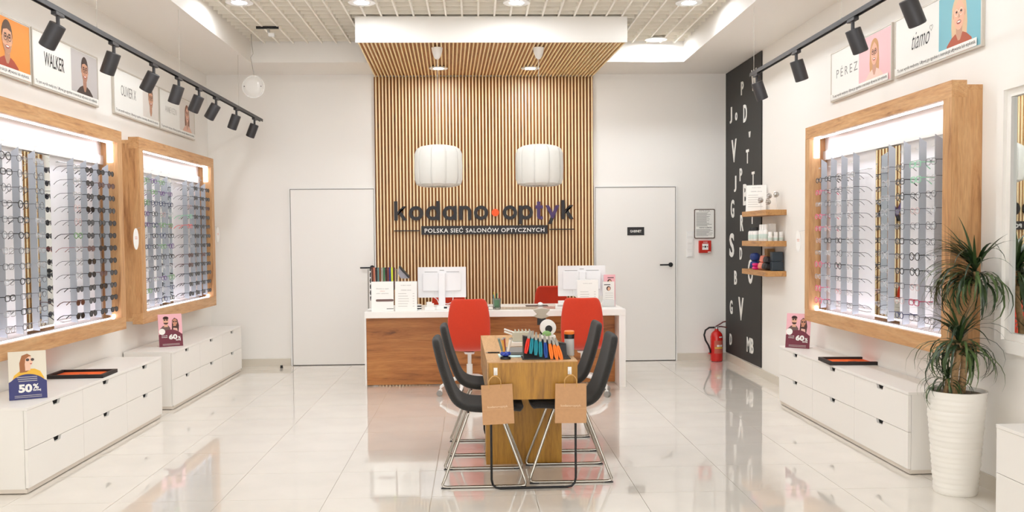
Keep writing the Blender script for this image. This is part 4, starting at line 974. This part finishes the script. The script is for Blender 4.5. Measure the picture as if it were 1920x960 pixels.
# cord stand at the left end
t = thing('cord_stand', 'white stand with a bar holding eyeglass cords at left desk end', 'stand', (-.945, 9.42, ZD))
MB().box(-.155, .155, -.05, .05, 0, .008).build('base', WHITEP, t)
for s in (-1, 1): MB().cyl((s*.145, 0, .008), (s*.145, 0, .405), .007, n=10).build('post', STEEL, t)
MB().cyl((-.15, 0, .40), (.15, 0, .40), .003, n=10).build('bar', STEEL, t)
for k, (nm, c, dz, wd) in enumerate((('beaded black and white', (60, 54, 54), .30, .007), ('dark brown', (92, 50, 36), .20, .013), ('terracotta', (186, 112, 88), .20, .014), ('black', (38, 32, 32), .22, .010), ('teal', (98, 132, 128), .18, .011), ('rust brown', (124, 72, 46), .20, .014), ('pale grey', (176, 168, 156), .20, .010), ('green', (66, 122, 86), .20, .011), ('espresso', (56, 36, 30), .20, .012), ('maroon', (120, 62, 60), .20, .014), ('royal blue', (54, 62, 120), .18, .014), ('neon yellow', (216, 226, 62), .24, .013), ('chocolate', (88, 48, 38), .19, .016))):
    x = -.122+k*.0197; wd = min(.019, wd*1.55)
    o = thing('eyeglass_cord', f'{nm} eyeglass cord hanging on the stand at left desk end', 'cord', (-.945+x, 9.42, ZD+.40), 0, 'eyeglass cords on the stand')
    m = mat('cord_'+nm.replace(' ', '_'), c, .7)
    b = MB().tube([(0, -.009-.002*(k % 2), -dz), (.001, -.011, -dz*.5), (0, -.011, -.004), (0, -.004, .018), (0, .006, .017), (0, .012, -.004), (-.001, .012, -dz*.6), (0, .010, -dz*.95)], wd*.5, 7)
    b.v = [(x*1.0, y*.55 if y < 0 else y*.9, z) for x, y, z in b.v]
    b.v = [(p[0], p[1]-.006 if p[1] < 0 else p[1]+.002, p[2]) for p in b.v]
    b.build('strap', m, o, True)
    MB().ball((0, -.012, -dz-.006), wd*.45, n=8).build('clasp', STEEL if k % 3 else BLACK, o, True)
    if k == 0:
        for q in range(9): MB().ball((0, -.016, -.03*q-.02), .008, n=8).build('bead', (WHITEP, BLACK)[q % 2], o, True)
t = thing('leaning_folder', 'grey folder leaning at the end of the cord stand', 'folder', (-.672, 9.40, ZD))
MB().prism([(-.105, .432), (-.097, .438), (.004, .324), (-.004, .318)], -.06, .06).build('spine', BLACK, t)
MB().prism([(-.106, .424), (-.006, .312), (-.085, .312), (-.112, .36)], -.05, .05).build('cover', mat('folder_grey', (150, 146, 152), .5), t)
MB().box(-.06, -.04, -.03, .03, 0, .312).build('prop', GLASSC, t)

# ---------------------------------------------------------------- chairs
def shell(profile, widths, thick, m, name, parent, dish=0.02, cols=7):
    vs_ = []; n = len(profile)
    for (x, z), wd in zip(profile, widths):
        for k in range(cols):
            u = -1+2*k/(cols-1); vs_.append((x+dish*u*u*(1 if z > profile[n//2][1]+.05 else 0), u*wd/2, z+dish*.5*u*u*(0 if z > profile[n//2][1]+.05 else 1)))
    b = MB().add(vs_, [(i*cols+k, i*cols+k+1, (i+1)*cols+k+1, (i+1)*cols+k) for i in range(n-1) for k in range(cols-1)])
    o = b.build(name, m, parent); me = o.data
    me.polygons.foreach_set('use_smooth', [True]*len(me.polygons))
    sd = o.modifiers.new('solid', 'SOLIDIFY'); sd.thickness = thick; sd.offset = 0
    ss = o.modifiers.new('sub', 'SUBSURF'); ss.levels = 2; ss.render_levels = 2
    return o
def grey_chair():
    t = thing('sled_chair', 'x', 'chair', (0, 0, 0), 0, 'charcoal sled chairs at the oak table')
    P_ = [(-.29, .885), (-.282, .84), (-.255, .72), (-.215, .60), (-.175, .515), (-.12, .470), (-.02, .458), (.10, .462), (.19, .468), (.225, .462), (.235, .452)]
    shell(P_, [.33, .375, .395, .405, .415, .425, .435, .44, .44, .42, .40], .045, FABG, 'seat_shell', t, .012)
    for s in (-1, 1):
        y = s*.225; yi = s*.17
        pts = [(-.09, yi, .436), (-.105, yi, .40), (-.23, y*.99, .06), (-.245, y, .025), (-.240, y, .012), (-.215, y, .009), (.0, y, .009), (.22, y, .009), (.245, y, .012), (.25, y, .03), (.24, y*.99, .06), (.115, yi, .40), (.10, yi, .436)]
        MB().tube(pts, .0085, 10).build('sled_frame', CHROME, t, True)
        for x in (-.225, .225): MB().box(x-.028, x+.028, y-.009, y+.009, 0, .006).build('foot_pad', BLACK, t)
    MB().tube([(-.09, -.17, .432), (-.09, .17, .432)], .008, 8).build('cross_tube', CHROME, t, True)
    MB().tube([(.10, -.17, .434), (.10, .17, .434)], .008, 8).build('cross_tube', CHROME, t, True)
    return t
def copy_tree(o, parent=None):
    c = o.copy(); COL.objects.link(c); c.parent = parent
    for ch in o.children: copy_tree(ch, c)
    return c
gc = grey_chair()
spots = [(.03, 5.722, 0, 'charcoal sled chair left of the oak table, nearer one, behind the left bag'), (.045, 6.545, 0, 'charcoal sled chair left of the oak table, farther one'),
         (.56, 5.80, PI, 'charcoal sled chair right of the oak table, nearer one, behind the right bag'), (.575, 6.62, PI, 'charcoal sled chair right of the oak table, farther one')]
for i, (x, y, a, lab) in enumerate(spots):
    o = gc if i == 0 else copy_tree(gc)
    o.location = (x, y, 0); o.rotation_euler = (0, 0, a); o['label'] = lab
def red_chair():
    t = thing('swivel_chair', 'x', 'chair', (0, 0, 0), 0, 'red swivel chairs at the reception desk')
    P_ = [(-.235, .925), (-.242, .905), (-.25, .82), (-.25, .70), (-.235, .59), (-.20, .50), (-.14, .452), (-.05, .437), (.08, .442), (.18, .455), (.215, .452), (.225, .442)]
    shell(P_, [.27, .33, .375, .398, .395, .385, .385, .40, .41, .39, .35, .30], .035, FABR, 'seat_shell', t, .035)
    MB().lathe([(.045, .395), (.05, .405), (.05, .415), (.001, .416)], 16).build('seat_plate', WHITEP, t, True)
    b = MB().cyl((0, 0, .16), (0, 0, .30), .028, n=16); b.cyl((0, 0, .28), (0, 0, .40), .018, n=16); b.build('gas_column', WHITEP, t, True)
    for k in range(5):
        a = 2*PI*k/5+PI/10; c, s = math.cos(a), math.sin(a)
        MB().tube([(.02*c, .02*s, .185), (.10*c, .10*s, .175), (.20*c, .20*s, .14), (.275*c, .275*s, .085)], [.024, .022, .018, .013], 10).build('base_leg', WHITEP, t, True)
        b = MB().cyl((.275*c, .275*s, .05), (.275*c, .275*s, .09), .008, n=8)
        b.box(.275*c-.016, .275*c+.016, .275*s-.016, .275*s+.016, .042, .062)
        cs = b.build('caster', WHITEP, t)
        b = MB()
        for q in (-1, 1):
            ox, oy = -s*.014*q, c*.014*q
            b.cyl((.285*c+ox-s*.007, .285*s+oy+c*.007, .028), (.285*c+ox+s*.007, .285*s+oy-c*.007, .028), .028, n=14)
        b.build('wheel', mat('wheel_grey', (150, 146, 140), .4), cs, True)
    return t
rc = red_chair()
for i, (x, y, a, lab) in enumerate([(-.075, 8.74, R(90), 'red swivel chair before the desk, left one, back to camera'), (.99, 8.74, R(83), 'red swivel chair before the desk, right one, back to camera'),
                                    (-.33, 10.42, R(-92), 'red swivel chair behind the desk under the left monitor'), (.86, 10.40, R(-86), 'red swivel chair behind the desk beside the right monitor')]):
    o = rc if i == 0 else copy_tree(rc)
    o.location = (x, y, 0); o.rotation_euler = (0, 0, a); o['label'] = lab

# ---------------------------------------------------------------- oak consulting table
t = thing('consulting_table', 'oak table with thick box top, slab leg and black sled frame', 'table', (.326, 5.45, 0), R(1.2))
b = MB().box(-.262, .262, .002, 1.49, .534, .752); b.build('box_top', TABLEV, t)
MB().box(-.264, .264, 0, 1.492, .7525, .758).build('table_top', TABLEY, t)
MB().box(-.27, -.264, .0, 1.492, .534, .758).build('side_edge', TABLEY, t)
MB().box(-.262, .235, .62, .845, 0, .534).build('slab_leg', TABLEV, t)
def uframe(y):
    pts = [(-.25, y, .53), (-.25, y, .06), (-.243, y, .03), (-.225, y, .012), (-.20, y, .007), (.20, y, .007), (.225, y, .012), (.243, y, .03), (.25, y, .06), (.25, y, .53)]
    MB().tube(pts, .007, 8).build('sled_leg', BLACKM, t, True)
uframe(.012); uframe(1.46)
ZT = .7585
# hooks and bags
def bag(label, hx, bx, bz, tilt):
    h = thing('adhesive_hook', f'small white hook on the table front, {label[0]}', 'hook', (hx, 5.45, .70))
    MB().box(-.011, .011, -.004, -.0005, -.02, .024).build('plate', WHITEG, h, bev=.001); MB().tube([(0, -.004, -.006), (0, -.014, -.012), (0, -.018, -.004), (0, -.018, .004)], .0045, 8).build('hook_arm', WHITEG, h, True)
    t = thing('paper_bag', label[1], 'bag', (bx, 5.40, bz), 0, 'kraft bags on the table front'); t.rotation_euler = (0, tilt, 0)
    W, H, D = .092, .115, .026
    b = MB(); b.add([(-W, -D*.55, -H), (W, -D*.55, -H), (W, D*.55, -H), (-W, D*.55, -H), (-W*.985, -D*.3, H), (W*.985, -D*.3, H), (W*.985, D*.3, H), (-W*.985, D*.3, H)], [(0, 3, 2, 1), (0, 1, 5, 4), (1, 2, 6, 5), (2, 3, 7, 6), (3, 0, 4, 7)]); b.build('bag_body', KRAFT, t)
    yb = -D*.55
    MB().box(-W*.99, W*.99, -D*.47-.0008, -D*.47, -.0290, -.0275).build('fold_line', mat('kraft_light', (216, 176, 136), .8), t)
    text('lettering', 'kodano•optyk', .118, .017, .0004, mat('bag_print', (232, 204, 170), .7), t, (0, -D*.48-.0012, -.014), .01)
    dx = hx-bx; dz = .70-.012-bz
    for y in (-.008, .006):
        MB().tube([(dx-.036, y, H-.02), (dx-.036, y, H+.02), (dx-.028, y-.001, dz-.02), (dx-.012, -.02+y*.3 if y < 0 else -.012, dz-.004), (dx+.0, -.022+y*.3 if y < 0 else -.014, dz-.001), (dx+.012, -.02+y*.3 if y < 0 else -.012, dz-.004), (dx+.028, y-.001, dz-.02), (dx+.034, y, H+.02), (dx+.034, y, H-.02)], .0026, 6).build('handle', mat('twine', (206, 160, 96), .8), t, True)
bag(('left one', 'kraft paper bag on the left hook of the oak table'), .105, .114, .518, R(-2.5))
bag(('right one', 'kraft paper bag on the right hook of the oak table'), .541, .541, .518, R(.6))
# tool rack with pliers
RK = mat('rack_black', (26, 24, 26), .4)
t = thing('plier_rack', 'black plastic tool rack on the near end of the oak table', 'tool rack', (.41, 5.60, ZT), R(1))
MB().box(-.145, .145, -.075, .09, 0, .006).build('base', RK, t, bev=.002)
b = MB().add([(-.135, -.06, .006), (.125, -.06, .006), (.125, .07, .006), (-.135, .07, .006), (-.135, .0, .135), (.125, .0, .085), (.125, .06, .085), (-.135, .06, .135)], [(0, 3, 2, 1), (4, 5, 6, 7), (0, 1, 5, 4), (1, 2, 6, 5), (2, 3, 7, 6), (3, 0, 4, 7)]); b.build('body', RK, t)
for k, (nm, c, x, ztop, tl) in enumerate((('red', (222, 44, 26), -.128, .150, .22), ('teal', (26, 136, 152), -.096, .148, .13), ('teal', (26, 136, 152), -.064, .138, .05), ('teal', (26, 136, 152), -.034, .128, 0), ('blue', (30, 70, 150), -.002, .122, -.03), ('orange', (246, 128, 42), .032, .114, -.10), ('orange', (246, 128, 42), .062, .108, -.16), ('orange', (246, 128, 42), .090, .104, -.24))):
    cnt = {1: 'leftmost', 2: 'middle', 3: 'rightmost', 5: 'leftmost', 6: 'middle', 7: 'rightmost'}.get(k)
    lab = f'{nm}-handled pliers in the black rack'+(f', {cnt} of the three {nm} ones' if cnt else '')
    p = thing('pliers', lab, 'pliers', (.41+x, 5.60-.042, ZT), R(1), 'pliers in the black rack')
    m = mat('plier_'+nm, c, .4)
    M = Matrix.Translation((0, -.036, .02+(.15-ztop)*-.4)) @ Matrix.Rotation(-R(20), 4, 'X') @ Matrix.Rotation(tl, 4, 'Y')
    L = .092
    for s in (-1, 1):
        pts = [(s*.003, 0, .012), (s*.0058, -.001, .035), (s*.0064, -.002, .06), (s*.005, 0, L), (s*.003, 0, L+.018)]
        pts = [(x_, y_, z_+(ztop-.145)*.6+.004) for x_, y_, z_ in pts]
        MB().tube(pts, [.0052, .0064, .0064, .0058, .0045], 10).xf(M).build('handle', m, p, True)
    b = MB().cyl((0, -.006, L+.03+(ztop-.145)*.6), (0, .006, L+.03+(ztop-.145)*.6), .0085, n=12)
    for s in (-1, 1): b.tube([(s*.003, 0, L+.016+(ztop-.145)*.6), (s*.004, 0, L+.034+(ztop-.145)*.6), (s*.0025, 0, L+.066+(ztop-.145)*.6)], [.005, .0055, .0025], 8)
    b.xf(M).build('jaws', STEEL, p, True)
def jar(name, label, cat, x, y, parts):
    t = thing(name, label, cat, (x, y, ZT))
    for nm, prof, m in parts: MB().lathe(prof, 20).build(nm, m, t, True)
    return t
jar('screw_bottle', 'cylindrical bottle with orange lid right of the plier rack', 'bottle', .565, 5.70, (('body', [(.028, 0), (.030, .003), (.030, .105), (.001, .106)], mat('bottle_grey', (196, 194, 192), .4)), ('collar', [(.031, .105), (.032, .132), (.001, .133)], BLACK), ('lid', [(.030, .132), (.032, .135), (.032, .150), (.027, .154), (.001, .155)], mat('plier_orange', (246, 128, 42), .4))))
# screwdriver stand
t = thing('screwdriver_stand', 'blue flower-shaped screwdriver stand on the oak table', 'tool stand', (.168, 5.575, ZT))
MB().lathe([(.030, 0), (.032, .003), (.030, .014), (.018, .017), (.001, .017)], 24).build('base', BLACK, t, True)
BL = mat('stand_blue', (30, 66, 180), .15, coat=.6)
b = MB().lathe([(.012, .016), (.024, .022), (.026, .032), (.018, .042), (.010, .046), (.001, .046)], 20)
for k in range(6): b.ball((.021*math.cos(k*PI/3), .021*math.sin(k*PI/3), .032), .011, .011, .013, 10)
b.build('blue_holder', BL, t, True)
for k, (nm, c) in enumerate((('clear', (226, 214, 196)), ('dark red', (142, 44, 34)), ('grey green', (110, 134, 128)), ('amber', (214, 154, 62)), ('white', (232, 228, 220)))):
    a = PI*.15+2*PI*k/5; p = thing('screwdriver', f'{nm} miniature screwdriver in the blue stand', 'screwdriver', (.168, 5.575, ZT), 0, 'screwdrivers in the blue stand')
    c_, s_ = math.cos(a), math.sin(a); m = mat('driver_'+nm.replace(' ', '_'), c, .25)
    MB().cyl((.019*c_, .019*s_, .047), (.040*c_, .032*s_, .120), .0068, n=8).build('handle', m, p, True); MB().cyl((.040*c_, .032*s_, .120), (.042*c_, .034*s_, .127), .0078, n=8).build('cap', STEEL, p, True)
# other things on the table
o = MB().box(-.11, .11, -.08, .08, 0, .004).build('mint_cloth', mat('cloth_mint', (196, 222, 220), .8), loc=(.24, 5.72, ZT), rot=(0, 0, R(3))); tag(o, 'pale mint cloth under the blue screwdriver stand', 'cloth')
t = thing('notebook', 'dark grey notebook lying left behind the plier rack', 'notebook', (.27, 5.86, ZT+.0045))
MB().box(-.10, .10, -.14, .14, 0, .003).build('cover', BLACK, t); MB().box(-.097, .097, -.137, .137, .003, .014).build('pages', mat('pages', (150, 142, 134), .7), t); MB().box(-.10, .10, -.14, .14, .014, .017).build('cover', mat('cover_grey', (112, 108, 104), .5), t)
t = thing('pen', 'black pen lying at the left edge of the oak table', 'pen', (.11, 5.86, ZT+.005)); MB().cyl((-.045, 0, 0), (.03, 0, 0), .0045, n=8).build('barrel', BLACK, t, True); MB().cyl((-.045, 0, 0), (-.06, 0, 0), .0045, .001, n=8).build('tip', STEEL, t, True)
# pupil gauge (grey-green device), white tape dispenser, model head
DG = mat('device_grey', (196, 194, 176), .4)
t = thing('measuring_device', 'pale grey toothed measuring device behind the screwdrivers', 'instrument', (.30, 6.25, ZT), R(4))
MB().box(-.085, .085, -.05, .05, 0, .03).build('base', WHITEP, t, bev=.003); MB().box(-.065, .075, -.03, .03, .03, .095).build('body', DG, t, bev=.005)
b = MB()
for k in range(5): b.prism([(-.05+k*.024, .095), (-.034+k*.024, .095), (-.046+k*.024, .112)], -.02, .02)
b.build('teeth', DG, t)
for z in (.085, .102): MB().cyl((-.06, 0, z-.01), (-.12, -.005, z+.012), .006, n=8).build('prong', WHITEP, t, True)
t = thing('tape_dispenser', 'white round tape dispenser behind the pliers', 'tape dispenser', (.46, 6.05, ZT), R(2))
MB().ring(circ(0, .14, .052, n=32), circ(.004, .132, .024, n=32), -.02, .02).build('wheel', WHITEG, t); MB().prism(circ(.004, .132, .0245, n=24), -.008, .012).build('dark_core', BLACK, t)
MB().box(-.05, .05, -.03, .03, 0, .092).build('foot', WHITEP, t, bev=.01); MB().ball((-.01, -.024, .100), .03, .006, .022, 12).build('green_label', mat('label_green', (150, 196, 122), .5), t, True)
t = thing('chin_rest_device', 'grey eye-test instrument standing at far end of oak table', 'instrument', (.45, 6.50, ZT))
IG = mat('instrument_grey', (176, 166, 150), .4)
MB().lathe([(.05, 0), (.052, .006), (.02, .012), (.012, .016), (.012, .12), (.001, .12)], 20).build('foot', BLACK, t, True)
b = MB().prism([(-.055, .175), (-.03, .19), (-.045, .205), (-.06, .222), (-.03, .23), (0, .233), (.03, .23), (.06, .222), (.045, .205), (.03, .19), (.055, .175), (.03, .165), (0, .158), (-.03, .165)], -.02, .02); b.build('head', IG, t, bev=.004)
MB().box(-.03, .03, -.015, .015, .115, .165).build('neck', BLACK, t, bev=.003)
o = MB().cyl((0, 0, .0045), (.115, .02, .0045), .0045, n=8).build('pencil', mat('pencil_pink', (214, 160, 140), .5), loc=(.44, 5.93, ZT)); tag(o, 'pinkish pencil lying on the oak table behind the rack', 'pencil')
